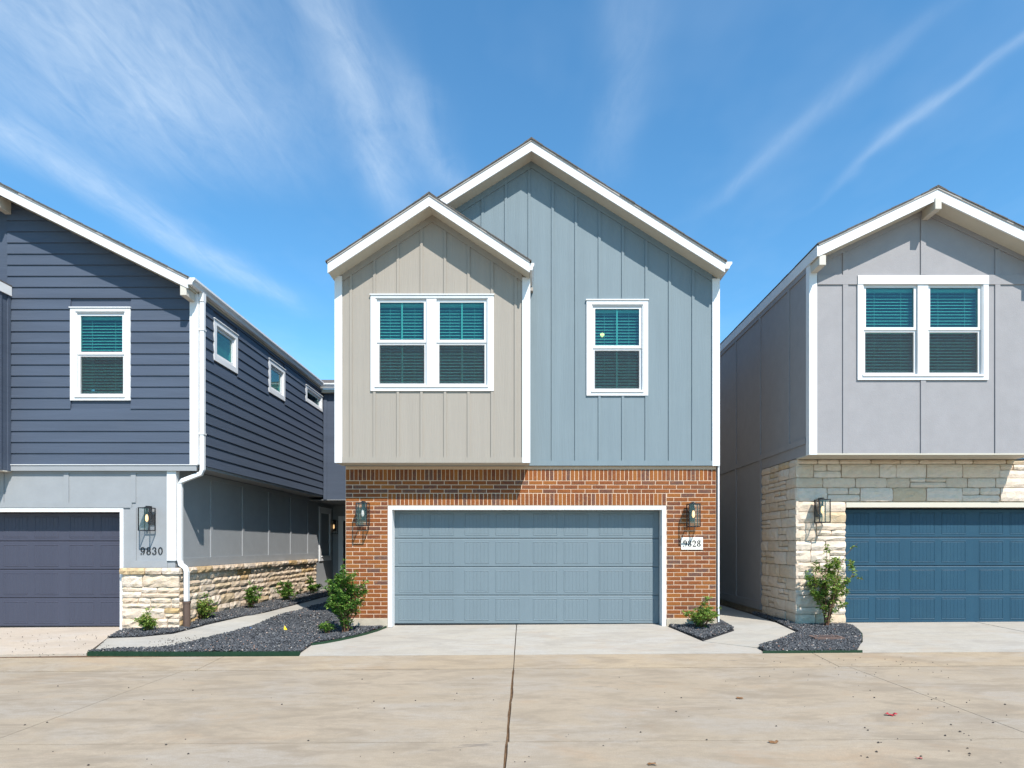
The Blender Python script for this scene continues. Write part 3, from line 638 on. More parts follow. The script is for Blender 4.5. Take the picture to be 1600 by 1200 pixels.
# ------------------------------------------------------------------ LEFT HOUSE
lh = tag(empty('house', (-9.4, 11.7, -0.05)), 'left house in dark navy clapboard over light grey panels and rough stone base', 'house')
LX = -5.97; LLX = -6.39; LA = 11.66
ls = 0.497
l_r = gable_roof(lh, -9.40, 7.900, -12.83, -5.955, ls, 11.30, 18.9)
lwz = lambda x: roof_z(l_r, x) - 0.145
FL = FRONT(LA); SL = SIDE_R(LX)
ow = (px(111, LA), px(205, LA), pz(626, LA), pz(482, LA))
hw = (ow[0] + 0.05, ow[1] - 0.05, ow[2] + 0.05, ow[3] - 0.05)
wall('upper_wall', M_navy, lh, [(-12.8, 2.95), (LX - 0.012, 2.95), (LX - 0.012, lwz(LX)), (-9.4, lwz(-9.4)), (-12.8, lwz(-12.8))], [hw], FRONT(LA + 0.012), 0.13)
def clap(house, m, a0, a1, z, e, T, holes, topf=None, xc=None, endf=None):
    """one clapboard, bottom edge proud, split where a window stands"""
    segs = [(a0, a1)]
    for h in holes:
        if z + e > h[2] and z < h[3]: segs = [s for a, b in segs for s in ((a, min(b, h[0])), (max(a, h[1]), b)) if s[1] - s[0] > 0.02]
    for a, b in segs:
        if topf:
            # clip by the rake
            def lim(zz): return topf(zz)
            bb0 = min(b, lim(z)); bb1 = min(b, lim(z + e))
            if bb0 - a < 0.05: continue
            bb1 = max(bb1, a + 0.01)
        else: bb0 = bb1 = b
        vs = [T(a, -0.006, z - 0.01), T(bb0, -0.006, z - 0.01), T(bb1, -0.006, z + e), T(a, -0.006, z + e), T(a, 0.024, z - 0.01), T(bb0, 0.024, z - 0.01), T(bb1, 0.004, z + e), T(a, 0.004, z + e)]
        MB().add(vs, [(0, 1, 2, 3), (4, 7, 6, 5), (0, 4, 5, 1), (1, 5, 6, 2), (2, 6, 7, 3), (3, 7, 4, 0)]).build('siding_board', m, house)
E = 0.2015; nz0 = 2.965
zk = nz0
wx = lambda zz: -9.4 + (roof_z(l_r, -9.4) - 0.150 - zz) / ls
while zk < 7.7:
    clap(lh, M_navy, -9.42, -6.088, zk, min(E, 7.74 - zk), FL, [(ow[0], ow[1], ow[2], ow[3] + 0.02)], wx); zk += E
side_w = [(12.25, 13.26, 5.03, 5.82), (14.88, 15.88, 5.05, 5.82), (17.39, 18.82, 5.40, 5.84)]
eave_z = lwz(LX)
zk = nz0
wall('side_wall', M_navy, lh, [(LA + 0.143, 2.95), (18.9, 2.95), (18.9, eave_z), (LA + 0.143, eave_z)], [(w[0] + 0.05, w[1] - 0.05, w[2] + 0.05, w[3] - 0.05) for w in side_w], SIDE_R(LX - 0.012), 0.13)
while zk < eave_z - 0.02:
    for (ya, yb) in ((LA + 0.045, 15.32), (15.325, 18.89)) if int(round((zk - nz0) / E)) % 2 else ((LA + 0.045, 13.95), (13.955, 17.6), (17.605, 18.89)):
        clap(lh, M_navy, ya, yb, zk, min(E, eave_z - zk), SL, [(w[0], w[1], w[2], w[3] + 0.02) for w in side_w])
    zk += E
window(lh, FL, ow, [(px(125, LA), px(190.5, LA))], [(pz(614, LA), pz(557, LA)), (pz(549.5, LA), pz(493, LA))], muntin=False)
for i, w in enumerate(side_w):
    zz = [(w[2] + 0.17, w[3] - 0.16)] if i < 2 else [(w[2] + 0.13, w[3] - 0.12)]
    window(lh, SL, (w[0], w[1], w[2], w[3]), [(w[0] + 0.17, w[1] - 0.17)], zz, muntin=False, side=True, sill=False, blinds=(i < 2))
bx('corner_board', M_white, lh, LX - 0.118, LX + 0.030, 0.0, 0.036, 2.95, eave_z - 0.005, FL)
bx('corner_board', M_white, lh, LX - 0.0, LX + 0.030, LA + 0.0005, LA + 0.044, 2.95, eave_z - 0.005)
bx('outlooker', M_cream, lh, LX - 0.125, LX - 0.015, 11.31, 11.62, 5.90, 6.10, None, 0.006)
bx('outlooker', M_cream, lh, -9.455, -9.345, 11.31, 11.65, 7.50, 7.74, None, 0.006)
# band, cantilever soffit, lower wall
bx('band_board', M_lgrey, lh, -9.36, LX + 0.0, 0.0, 0.03, 2.835, 2.935, FL); bx('drip_cap', M_white, lh, -9.36, LX + 0.02, 0.0, 0.045, 2.936, 2.949, FL)
bx('cantilever_soffit', M_lgrey, lh, LLX + 0.001, LX, LA + 0.001, 18.9, 2.90, 2.949)
bx('lower_wall', M_lgrey, lh, -7.33, LLX, B, B + 0.14, 0.0, 2.89); bx('lower_wall', M_lgrey, lh, -12.8, -7.33, B, B + 0.14, 2.157, 2.89)
bx('side_lower_wall', M_lgrey, lh, LLX - 0.14, LLX, B + 0.141, 21.3, 0.0, 2.89)
F0 = FRONT(B)
for u in (3, 104.3, 209): 
    a = px(u, B); bx('batten', M_lgrey, lh, a - 0.045, a + 0.045, 0, 0.018, 2.26, 2.80, F0)
bx('panel_board', M_lgrey, lh, -9.36, LLX - 0.14, 0, 0.020, 2.80, 2.889, F0)
bx('panel_board', M_lgrey, lh, -12.4, px(199, B) + 0.09, 0, 0.021, 2.165, 2.26, F0); bx('panel_board', M_lgrey, lh, px(204.5, B), LLX - 0.14, 0, 0.020, 1.07, 1.20, F0)
bx('batten', M_lgrey, lh, px(204.5, B), px(213.5, B), 0, 0.019, 1.20, 2.165, F0)
bx('corner_board', M_white, lh, LLX - 0.14, LLX + 0.024, 0, 0.028, 1.20, 2.88, F0); bx('corner_board', M_white, lh, LLX, LLX + 0.024, B + 0.0005, B + 0.10, 1.20, 2.88)
SLl = SIDE_R(LLX)
for yy in (13.04, 14.5, 15.97, 17.46, 18.85): bx('batten', M_lgrey, lh, yy - 0.045, yy + 0.045, 0, 0.02, 1.24, 2.80, SLl)
bx('panel_board', M_lgrey, lh, B + 0.10, 19.5, 0, 0.022, 1.07, 1.24, SLl); bx('panel_board', M_lgrey, lh, B + 0.10, 19.5, 0, 0.022, 2.80, 2.889, SLl)
window(lh, SLl, (19.85, 21.05, 0.99, 2.66), [(20.07, 20.83)], [(1.2, 1.77), (1.85, 2.44)], muntin=False, side=True)
# garage door with trim
lgx = -7.392
bx('door_jamb', M_white, lh, lgx, lgx + 0.062, B - 0.02, B + 0.235, -0.08, 2.090); bx('door_header', M_white, lh, lgx - 5.0, lgx + 0.062, B - 0.02, B + 0.235, 2.091, 2.156)
bx('door_jamb', M_white, lh, lgx - 5.0, lgx - 4.9, B - 0.02, B + 0.235, -0.08, 2.090)
garage_door(lh, lgx - 4.9, -0.035, B + 0.235, M_door_n)
# stone base, front and side
bx('stone_backing', M_smortar, lh, -7.32, LLX + 0.05, B - 0.05, B, -0.3, 1.0); bx('stone_backing', M_smortar, lh, LLX + 0.0005, LLX + 0.05, B + 0.001, 19.4, -0.3, 1.0)
FS = FRONT(B - 0.05); SS = SIDE_R(LLX + 0.05)
ashlar(lh, -7.325, LLX + 0.11, -0.07, 0.95, FS, M_stone, 0.036, (0.16, 0.19, 0.22), (0.30, 0.6), rough=0.022)
ashlar(lh, B - 0.048, 19.4, -0.06, 0.95, SS, M_stone, 0.036, (0.12, 0.16, 0.20), (0.3, 0.85), rough=0.022)
a = -7.345
while a < LLX + 0.1: 
    b = min(a + random.uniform(0.3, 0.5), LLX + 0.135); link('cap_stone', stone_mesh(a + 0.004, b - 0.004, 0.955, 1.068, 0.085, FS, M_stone, 0.02), lh); a = b
a = B - 0.05
while a < 19.4:
    b = min(a + random.uniform(0.35, 0.7), 19.42); link('cap_stone', stone_mesh(a + 0.004, b - 0.004, 0.955, 1.068, 0.085, SS, M_stone, 0.02), lh); a = b
# left bay (only its side shows)
BLX = -9.36
bay2 = gable_roof(lh, -11.08, 7.02, -12.83, BLX + 0.01, ls, 10.88, 11.655)
bz2 = lambda x: roof_z(bay2, x) - 0.145
wall('bay_wall', M_navy, lh, [(-12.8, 2.83), (BLX, 2.83), (BLX, bz2(BLX)), (-11.08, bz2(-11.08)), (-12.8, bz2(-12.8))], [], FRONT(11.24), 0.14)
bx('bay_side', M_navy, lh, BLX - 0.14, BLX, 11.381, LA - 0.001, 2.83, bz2(BLX)); bx('bay_side', M_navy, lh, -12.8, -12.66, 11.381, LA - 0.001, 2.83, bz2(-12.8))
bx('bay_soffit', M_cream, lh, -12.8, BLX, 11.241, B - 0.001, 2.812, 2.829)
bx('corner_board', M_navy, lh, BLX + 0.0, BLX + 0.02, LA - 0.09, LA - 0.027, 2.83, bz2(BLX) - 0.01)
bx('batten', M_navy, lh, BLX, BLX + 0.018, 11.40, 11.44, 2.83, bz2(BLX) - 0.01)
ez = roof_z(bay2, BLX)
bx('eave_board', M_white, lh, BLX + 0.012, BLX + 0.04, 10.88, LA - 0.03, ez - 0.16, ez + 0.005)
# side gutter, downspout
egz = roof_z(l_r, -5.955)
gutter(lh, -5.952, egz + 0.02, 11.30, 18.55)
dx, dy = LX + 0.075, LA + 0.05
bx('gutter_outlet', M_white, lh, LX + 0.035, LX + 0.115, LA - 0.0, LA + 0.10, egz - 0.26, egz - 0.10)
dpath = [(dx, dy, egz - 0.18), (dx, dy, 2.86), (dx - 0.03, dy, 2.79), (LLX + 0.13, dy - 0.0, 2.66), (LLX + 0.075, dy + 0.02, 2.60), (LLX + 0.075, dy + 0.02, 1.20), (LLX + 0.10, dy, 1.13), (LLX + 0.19, dy - 0.02, 1.07), (LLX + 0.215, dy - 0.02, 1.00), (LLX + 0.215, dy - 0.02, 0.44)]
ds = MB().tube(dpath, 0.038, sq=True).build('downspout', M_white, lh, 0.006)
for zz in (5.4, 3.5): bx('pipe_strap', M_white, ds, dx - 0.048, dx + 0.048, dy - 0.048, dy + 0.048, zz, zz + 0.03)
MB().tube([(LLX + 0.215, dy - 0.02, 0.46), (LLX + 0.215, dy - 0.02, -0.1)], 0.062, 12).build('drain_boot', M_brown, lh)
MB().tube([(LLX + 0.215, dy - 0.02, 0.46), (LLX + 0.215, dy - 0.02, 0.42)], 0.070, 12).build('boot_collar', M_brown, lh)
# rear wing with the porch
bx('wing_wall', M_navy, lh, LX + 0.026, -4.60, 18.90, 19.04, 2.83, 5.95); bx('wing_side', M_navy, lh, -4.74, -4.60, 19.041, 27, 2.83, 5.95)
bx('corner_board', M_navy, lh, LX + 0.03, LX + 0.13, 18.875, 18.899, 2.83, 5.93)
bx('wing_soffit', M_lgrey, lh, LLX + 0.001, -4.60, 18.901, 21.3, 2.812, 2.829)
g2 = MB().prism([(18.6, 6.2), (18.6, 6.16), (18.64, 6.1), (18.66, 6.06), (18.74, 6.06), (18.74, 6.2)], -5.95, -4.45, lambda p, t, q: (t, p, q)).build('gutter', M_white, lh)
MB().prism([(18.70, 6.21), (18.70, 6.245), (22.5, 7.30), (22.5, 7.26)], -7.2, -4.45, lambda p, t, q: (t, p, q)).build('wing_roof', M_shingle, lh)
bx('wing_soffit', M_soffit, lh, LX, -4.6, 18.74, 18.899, 5.96, 6.05)
bx('porch_wall', M_lgrey, lh, LLX - 0.14, -6.20, 21.301, 21.44, 0, 2.81); bx('porch_wall', M_lgrey, lh, -4.95, -4.60, 21.301, 21.44, 0, 2.81); bx('porch_wall', M_lgrey, lh, -6.20, -4.95, 21.301, 21.44, 2.45, 2.81)
fd = bx('front_door', M_frontdoor, lh, -6.04, -5.11, 21.35, 21.40, 0.0, 2.3)
mbx = MB(); ring(mbx, (-6.20, -4.95, -0.02, 2.45), (-6.04, -5.11, -0.01, 2.3), 21.27, 21.42, lambda a, d, z: (a, d, z)); mbx.build('door_frame', M_white, lh)
bx('door_handle', M_drip, fd, -5.98, -5.94, 21.30, 21.349, 0.95, 1.15)
bx('back_wall', M_navy, lh, -12.8, -4.6, 27.0, 27.14, 0, 6.0); bx('far_side_wall', M_navy, lh, -12.94, -12.8, LA, 27, 0, eave_z)
bx('flat_roof', M_shingle, lh, -12.8, -4.6, 19.0, 27, 5.96, 6.02)

# ------------------------------------------------------------------ RIGHT HOUSE
rh = tag(empty('house', (8.3, 11.7, 0.05)), 'right house with pale grey panel siding over cream limestone and deep blue garage door', 'house')
RX = 4.965; RY = 11.15; FR = FRONT(RY); RR = 8.95
r_r = gable_roof(rh, 6.962, 7.482, 4.955, 8.968, 0.475, 10.79, 24.0, fh=0.175)
rwz = lambda x: roof_z(r_r, x) - 0.150
orr = (px(1339, RY), px(1543, RY), pz(594, RY), pz(431.5, RY))
wall('upper_wall', M_rgrey, rh, [(RX, 3.07), (RR, 3.07), (RR, rwz(RR)), (6.962, rwz(6.962)), (RX, rwz(RX))], [(orr[0] + 0.05, orr[1] - 0.05, orr[2] + 0.05, orr[3] - 0.12)], FR, 0.14)
zb0, zb1 = pz(445, RY), pz(430, RY)
for u in (1320.5, 1442, 1558):
    a = px(u, RY)
    if u == 1442: segs = [(3.08, orr[2]), (zb1, 9)]
    else: segs = [(3.08, zb0), (zb1, 9)]
    for p, q in segs: bx('batten', M_rgrey, rh, a - 0.045, a + 0.045, 0, 0.018, p, min(q, rwz(a) - 0.10), FR)
bx('panel_board', M_rgrey, rh, RX + 0.13, orr[0], 0, 0.020, zb0, zb1, FR); bx('panel_board', M_rgrey, rh, orr[1], RR - 0.13, 0, 0.020, zb0, zb1, FR)
rake_board(rh, M_rgrey, r_r, RX + 0.13, RR - 0.13, FR, 0.15, 0.09)
w = window(rh, FR, orr, [(px(1353.5, RY), px(1428.5, RY)), (px(1454, RY), px(1529, RY))], [(pz(581, RY), pz(519, RY)), (pz(511, RY), pz(449, RY))], muntin=False, cap=False)
bx('casing', M_white, w, orr[0] - 0.0, orr[1] + 0.0, 0.0285, 0.036, pz(445, RY), orr[3] + 0.002, FR)
bx('corner_board', M_white, rh, RX - 0.022, RX + 0.115, 0, 0.028, 3.055, rwz(RX) - 0.002, FR); bx('corner_board', M_white, rh, RR - 0.115, RR + 0.022, 0, 0.028, 3.055, rwz(RR) - 0.002, FR)
bx('corner_board', M_white, rh, RX - 0.022, RX, RY + 0.0005, RY + 0.10, 3.055, rwz(RX) - 0.03)
bx('base_trim', M_soffit, rh, RX + 0.115, RR - 0.115, 0.0, 0.018, 3.055, 3.079, FR)
bx('bay_soffit', M_soffit, rh, RX, RR, RY + 0.001, B - 0.002, 3.050, 3.069)
bx('bay_side', M_rgrey, rh, RR - 0.14, RR, RY + 0.141, B + 0.0, 3.07, rwz(RR))
for xx in (RX + 0.005, RR - 0.12): bx('outlooker', M_cream, rh, xx, xx + 0.115, 10.80, RY - 0.03, 6.21, 6.38, None, 0.006)
bx('outlooker', M_cream, rh, 6.962 - 0.055, 6.962 + 0.055, 10.77, RY - 0.001, 7.14, 7.33, None, 0.006)
bx('eave_board', M_white, rh, 4.93, 4.954, 10.79, 24.0, roof_z(r_r, 4.955) - 0.17, roof_z(r_r, 4.955) + 0.01)
# side wall (faces the walkway)
S2 = SIDE_L(RX)
bx('side_wall', M_rgrey, rh, RX, RX + 0.14, RY + 0.141, 24.0, 3.07, rwz(RX) - 0.01); bx('side_lower_wall', M_rgrey, rh, RX, RX + 0.14, 13.42, 24.0, 0.12, 3.069)
for yy in (12.03, 13.50, 15.04, 16.6, 18.1, 19.6, 21.1, 22.6):
    bx('batten', M_rgrey, rh, yy - 0.045, yy + 0.045, 0, 0.018, 3.38, rwz(RX) - 0.12, S2)
for yy in (13.47, 15.04, 16.6, 18.1, 19.6, 21.1, 22.6): bx('batten', M_rgrey, rh, yy - 0.045, yy + 0.045, 0, 0.018, 0.30, 3.27, S2)
bx('band_board', M_rgrey, rh, RY + 0.141, 24, 0, 0.02, 3.27, 3.38, S2); bx('base_board', M_rgrey, rh, 13.42, 24, 0, 0.022, 0.12, 0.30, S2); bx('frieze_board', M_rgrey, rh, RY + 0.11, 24, 0, 0.02, rwz(RX) - 0.12, rwz(RX) - 0.02, S2)
bx('foundation', M_found, rh, RX + 0.03, RX + 0.14, 13.42, 24.0, -0.3, 0.119)
# stone lower front and side
DX = 5.868
wall('stone_backing', M_smortar, rh, [(RX + 0.03, -0.2), (DX - 0.01, -0.2), (DX - 0.01, 2.26), (10.83, 2.26), (10.83, -0.2), (11.8, -0.2), (11.8, 3.049), (RX + 0.03, 3.049)], [], FRONT(B + 0.03), 0.14)
bx('stone_backing', M_smortar, rh, RX + 0.03, RX + 0.14, B + 0.171, 13.42, -0.2, 3.069)
FS2 = FRONT(B + 0.03); SS2 = SIDE_L(RX + 0.03)
ashlar(rh, RX - 0.02, DX, 0.02, 2.28, FS2, M_stone_r, 0.05, (0.13, 0.17, 0.2, 0.22), (0.26, 0.5), rough=0.02)
ashlar(rh, RX - 0.02, 10.9, 2.28, 3.045, FS2, M_stone_r, 0.045, (0.15, 0.18, 0.21, 0.25), (0.3, 0.7), rough=0.012)
ashlar(rh, B - 0.018, 13.42, 0.02, 3.06, SS2, M_stone_r, 0.045, (0.15, 0.18, 0.21, 0.25), (0.28, 0.6), rough=0.012)
ashlar(rh, B + 0.035, B + 0.235, 0.02, 2.26, SIDE_R(DX - 0.012), M_stone_r, 0.018, (0.18, 0.22), (0.3, 0.5), rough=0.006)
bx('door_header', M_soffit, rh, DX + 0.01, 10.82, B + 0.0, B + 0.235, 2.175, 2.264)
garage_door(rh, DX + 0.03, 0.035, B + 0.235, M_door_t)
bx('wing_wall', M_dblue, rh, RR + 0.001, 11.8, BY, BY + 0.14, 3.05, 5.2); bx('far_side_wall', M_dblue, rh, 11.8, 11.94, BY, 24, 0, 5.2)
MB().prism([(8.955, 6.47), (11.95, 5.05), (11.95, 5.21), (8.955, 6.63)], 11.3, 24, TY).build('wing_roof', M_shingle, rh)
wall('back_wall', M_rgrey, rh, [(RX, 0.1), (11.8, 0.1), (11.8, 5.1), (RR, 6.4), (6.962, rwz(6.962)), (RX, rwz(RX))], [], FRONT(24.0), 0.14)

# ------------------------------------------------------------------ house numbers
def digit(mb, ch, x, h, T, d0, d1, bold=1.0):
    w = h * 0.60
    def loop(cx, cz, rx, rz, tx, tz, a0=0, a1=360, n=20):
        o = []; i = []
        for k in range(n + 1):
            a = R(a0 + (a1 - a0) * k / n); c, s = math.cos(a), math.sin(a)
            o.append((cx + rx * c, cz + rz * s)); i.append((cx + (rx - tx) * c, cz + (rz - tz) * s))
        for k in range(n): mb.prism([o[k], o[k + 1], i[k + 1], i[k]], d0, d1, lambda p, t, q: T(x + p, t, q))
    def dot(cx, cz, r): mb.prism([(cx + r * math.cos(t), cz + r * math.sin(t)) for t in [math.pi * k / 5 for k in range(10)]], d0, d1, lambda p, t, q: T(x + p, t, q))
    def quad(*p): mb.prism(list(p), d0, d1, lambda a, t, q: T(x + a, t, q))
    tk = h * 0.155 * bold; tn = h * 0.06
    if ch == '0': loop(w / 2, h / 2, w * .5, h / 2, tk, tn)
    if ch == '8': loop(w / 2, h * .745, w * .43, h * .255, tk * .9, tn); loop(w / 2, h * .27, w * .5, h * .27, tk, tn)
    if ch == '9': loop(w * .48, h * .68, w * .47, h * .32, tk, tn); loop(w * .40, h * .5, w * .57, h * .5, tk * .95, tn, -75, 25); dot(w * .16, h * .10, h * .085)
    if ch == '3': loop(w * .42, h * .75, w * .45, h * .25, tk, tn, -85, 130); loop(w * .42, h * .28, w * .52, h * .28, tk, tn, -140, 88); dot(w * .13, h * .80, h * .08); dot(w * .12, h * .18, h * .085)
    if ch == '2':
        loop(w * .46, h * .70, w * .47, h * .30, tk, tn, -35, 165); dot(w * .14, h * .72, h * .085)
        quad((w * .72, h * .58), (w * .93, h * .55), (w * .26, h * .10), (w * .02, h * .0)); quad((w * .02, 0), (w * .96, 0), (w * .96, h * .15), (w * .2, h * .15)); quad((w * .88, h * .0), (w * 1.0, h * .27), (w * .95, h * .27), (w * .80, h * .12))
hn = empty('house_number', (px(237, B), B, 1.36)); tag(hn, 'black numerals 9830 fixed on the light grey wall under the lamp', 'house number')
for k, ch in enumerate('9830'):
    mb = MB(); digit(mb, ch, px(220 + 9.2 * k, B), 0.136, lambda a, d, z: (a, B - d, z + pz(866.5, B)), 0.004, 0.014, 0.85); mb.build('numeral', M_black, hn)
pl = empty('address_plaque', (px(1081, B), B, 1.48)); tag(pl, 'white cast stone plaque reading 9828 on the brick pier', 'address plaque')
pu = (px(1064, B), px(1098, B), pz(859, B), pz(839.5, B))
bx('plate', M_plaque, pl, pu[0], pu[1], -0.001, 0.016, pu[2], pu[3], FB, 0.004)
mb = MB(); ch_ = 0.035; a0, a1, z0, z1 = pu[0] + 0.03, pu[1] - 0.03, pu[2] + 0.03, pu[3] - 0.03; t = 0.006
oc = [(a0 + ch_, z0), (a1 - ch_, z0), (a1, z0 + ch_), (a1, z1 - ch_), (a1 - ch_, z1), (a0 + ch_, z1), (a0, z1 - ch_), (a0, z0 + ch_)]
cxm, czm = (a0 + a1) / 2, (z0 + z1) / 2
ic = [(cxm + (p - cxm) * 0.985, czm + (q - czm) * 0.96) for p, q in oc]
for k in range(8): mb.prism([oc[k], oc[(k + 1) % 8], ic[(k + 1) % 8], ic[k]], 0.0155, 0.0205, lambda p, t_, q: FB(p, t_, q))
mb.build('border_line', M_drip, pl)
for k, ch in enumerate('9828'):
    mb = MB(); digit(mb, ch, px(1067.2 + 7.1 * k, B), 0.118, lambda a, d, z: (a, B - d, z + pz(854.2, B)), 0.0165, 0.019, 1.35); mb.build('numeral', M_black, pl)

# ------------------------------------------------------------------ wall lamps
def lamp(loc, rz, label, lit=True, sc=1.0):
    t = empty('wall_lamp', loc, rz); tag(t, label, 'wall lamp', 'black lantern lamps on the house fronts'); T = lambda a, d, z: (a * sc, -d * sc, z * sc)
    def part(name, mb, m): return link(name, mb.mesh(name, m), t, local=True)
    part('back_plate', MB().box(-0.055, 0.055, 0.0, 0.02, -0.10, 0.10, T), M_black)
    part('arm', MB().box(-0.02, 0.02, 0.02, 0.16, 0.225, 0.245, T).box(-0.02, 0.02, 0.02, 0.045, -0.02, 0.225, T).box(-0.03, 0.03, 0.12, 0.19, 0.211, 0.224, T), M_black)
    w = 0.095; b = 0.0075; d0, d1 = 0.055, 0.245; z0, z1 = -0.20, 0.205
    mb = MB()
    for sx in (-1, 1):
        for dd in (d0, d1): mb.box(sx * w - b, sx * w + b, dd - b, dd + b, z0 + b, z1 - b, T)
    for z in (z0, z1):
        for dd in (d0, d1): mb.box(-w - b, w + b, dd - b, dd + b, z - b, z + b, T)
        for sx in (-1, 1): mb.box(sx * w - b, sx * w + b, d0 + b, d1 - b, z - b, z + b, T)
    mb.box(-w + b, w - b, d0 + b, d1 - b, z1 - 0.002, z1 + 0.005, T); part('cage', mb, M_black)
    mb = MB(); mb.box(-w + b, w - b, d1 - 0.002, d1 + 0.001, z0 + b, z1 - b, T); mb.box(-w - 0.001, -w + 0.002, d0 + b, d1 - b, z0 + b, z1 - b, T); mb.box(w - 0.002, w + 0.001, d0 + b, d1 - b, z0 + b, z1 - b, T)
    part('glass', mb, M_clear)
    dm = (d0 + d1) / 2
    part('socket', MB().tube([T(0, dm, 0.20), T(0, dm, 0.09)], 0.02 * sc, 8), M_black)
    part('bulb', MB().tube([T(0, dm, 0.09), T(0, dm, 0.07), T(0, dm, 0.04), T(0, dm, 0.00), T(0, dm, -0.03), T(0, dm, -0.045)], [0.012 * sc, 0.018 * sc, 0.024 * sc, 0.027 * sc, 0.018 * sc, 0.004 * sc], 10), M_bulb if lit else M_bulb_off)
lamp((px(237, B), B - 0.001, pz(812, B) + 0.0), 0, 'black cage lamp above the number 9830 on the light grey wall')
lamp((px(570, B), B - 0.001, pz(804.5, B)), 0, 'black cage lamp on the brick pier left of the blue garage door', False)
lamp((px(1080, B), B - 0.001, pz(806, B)), 0, 'black cage lamp on brick just above the 9828 plaque')
lamp((px(1279, B - 0.03), B - 0.03, pz(799.5, B)), 0, 'black cage lamp on the cream limestone pier of the right house')
lamp((-6.31, 21.30, pz(824, 21.1)), 0, 'small far lamp beside the dark front door at the end of the walk', True, 1.05)

pd = empty('reflection_glow', (px(941, BY + 0.3), BY + 0.3, pz(523, BY + 0.3))); tag(pd, 'small warm glow added behind the blinds as the reflection in the blue wall window', 'reflection glow')  # glowing globe on a cord, added in place of a warm reflection in the pane
link('globe', MB().tube([(0, 0, -.042), (0, 0, -.03), (0, 0, 0), (0, 0, .03), (0, 0, .042)], [.008, .03, .04, .03, .008], 12).mesh('globe', emit_mat('glow_globe', (1.0, 0.52, 0.16), 5.0)), pd, local=True)
link('cord', MB().tube([(0, 0, .04), (0, 0, .9)], .004, 5).mesh('cord', M_black), pd, local=True)
# ------------------------------------------------------------------ gravel and edging
def inside(p, poly):
    x, y = p; c = False; j = len(poly) - 1
    for i in range(len(poly)):
        xi, yi = poly[i]; xj, yj = poly[j]
        if (yi > y) != (yj > y) and x < (xj - xi) * (y - yi) / (yj - yi) + xi: c = not c
        j = i
    return c
def bed(poly, label, dens, top=0.012, drop=lambda x, y: 0):
    o = sheet('planting_bed', M_soil, poly, None, top, 0.08); o['kind'] = 'structure'
    x0, x1 = min(p[0] for p in poly), max(p[0] for p in poly); y0, y1 = min(p[1] for p in poly), max(p[1] for p in poly)
    n = int((x1 - x0) * (y1 - y0) * dens); vs = []; fs = []
    for _ in range(n):
        x, y = random.uniform(x0, x1), random.uniform(y0, y1)
        if not inside((x, y), poly): continue
        if y > 14 and random.random() < 0.45: continue
        r = random.uniform(0.009, 0.021); h = r * random.uniform(0.5, 0.9); t = random.uniform(0, 6.28); c, s = math.cos(t), math.sin(t); asp = random.uniform(0.55, 0.9)
        z = g(x, y) + top + random.uniform(0.0, 0.024) + 0.012 * math.sin(x * 3.1) * math.sin(y * 4.3) + 0.01
        k = len(vs)
        ax, ay = random.uniform(-0.5, 0.5), random.uniform(-0.5, 0.5)
        for q in range(5):
            a = 6.283 * q / 5 + random.uniform(-0.3, 0.3); p_, q_ = r * math.cos(a), r * asp * math.sin(a)
            vs.append((x + p_ * c - q_ * s, y + p_ * s + q_ * c, z + ax * p_ + ay * q_))
        vs.append((x + random.uniform(-.3, .3) * r, y + random.uniform(-.3, .3) * r, z + h)); vs.append((x, y, z - h))
        for q in range(5): fs.append((k + q, k + (q + 1) % 5, k + 5)); fs.append((k + (q + 1) % 5, k + q, k + 6))
    me = bpy.data.meshes.new('black_gravel'); me.from_pydata(vs, [], fs); me.materials.append(M_gravel)
    o = link('black_gravel', me); tag(o, label, 'gravel', None, 'stuff'); return o
bed(bedA, 'dark slate gravel strip along the stone base of the left house', 3600)
bed(bedB, 'dark slate gravel bed between the side walk and middle driveway', 3600)
bed(bedC, 'small dark gravel patch at the foot of the right brick pier', 4200)
bed(bedD, 'dark slate gravel bed in front of the cream limestone corner', 4200)
def edging(pts, label):
    mb = MB(); t = 0.012
    P3 = [Vector((p[0], p[1], 0)) for p in pts]
    for i in range(len(P3) - 1):
        a, b = P3[i], P3[i + 1]; d = (b - a).normalized(); nrm = Vector((-d.y, d.x, 0)) * t / 2
        q = []
        for p in (a - d * 0.003, b + d * 0.003):
            zg = g(p.x, p.y)
            for s in (-1, 1):
                for zz in (zg - 0.05, zg + 0.036): q.append((p.x + s * nrm.x, p.y + s * nrm.y, zz))
        mb.add(q, [(0, 1, 3, 2), (4, 6, 7, 5), (0, 4, 5, 1), (2, 3, 7, 6), (0, 2, 6, 4), (1, 5, 7, 3)])
    o = mb.build('bed_edging', M_green); tag(o, label, 'edging', 'green steel strips edging the gravel beds')
edging(clampY(P((137, 1021.5), (300, 1022), (469, 1021.5))), 'long straight green edging along the street side of the left bed')
edging(P((487, 1008.5), (508, 1005.5), (530, 1001.5), (551, 997), (571, 992), (590, 986.5), (605, 980.5)), 'curved green edging between left bed and middle driveway')
edging(clampY([G(1196, 1023), G(1280, 1024), G(1362, 1026)]), 'straight green edging along the street side of the right bed')
edging(P((1334, 981.5), (1341, 986), (1347, 993), (1346, 1001), (1340, 1006)), 'short curved green edging beside the deep blue garage drive')
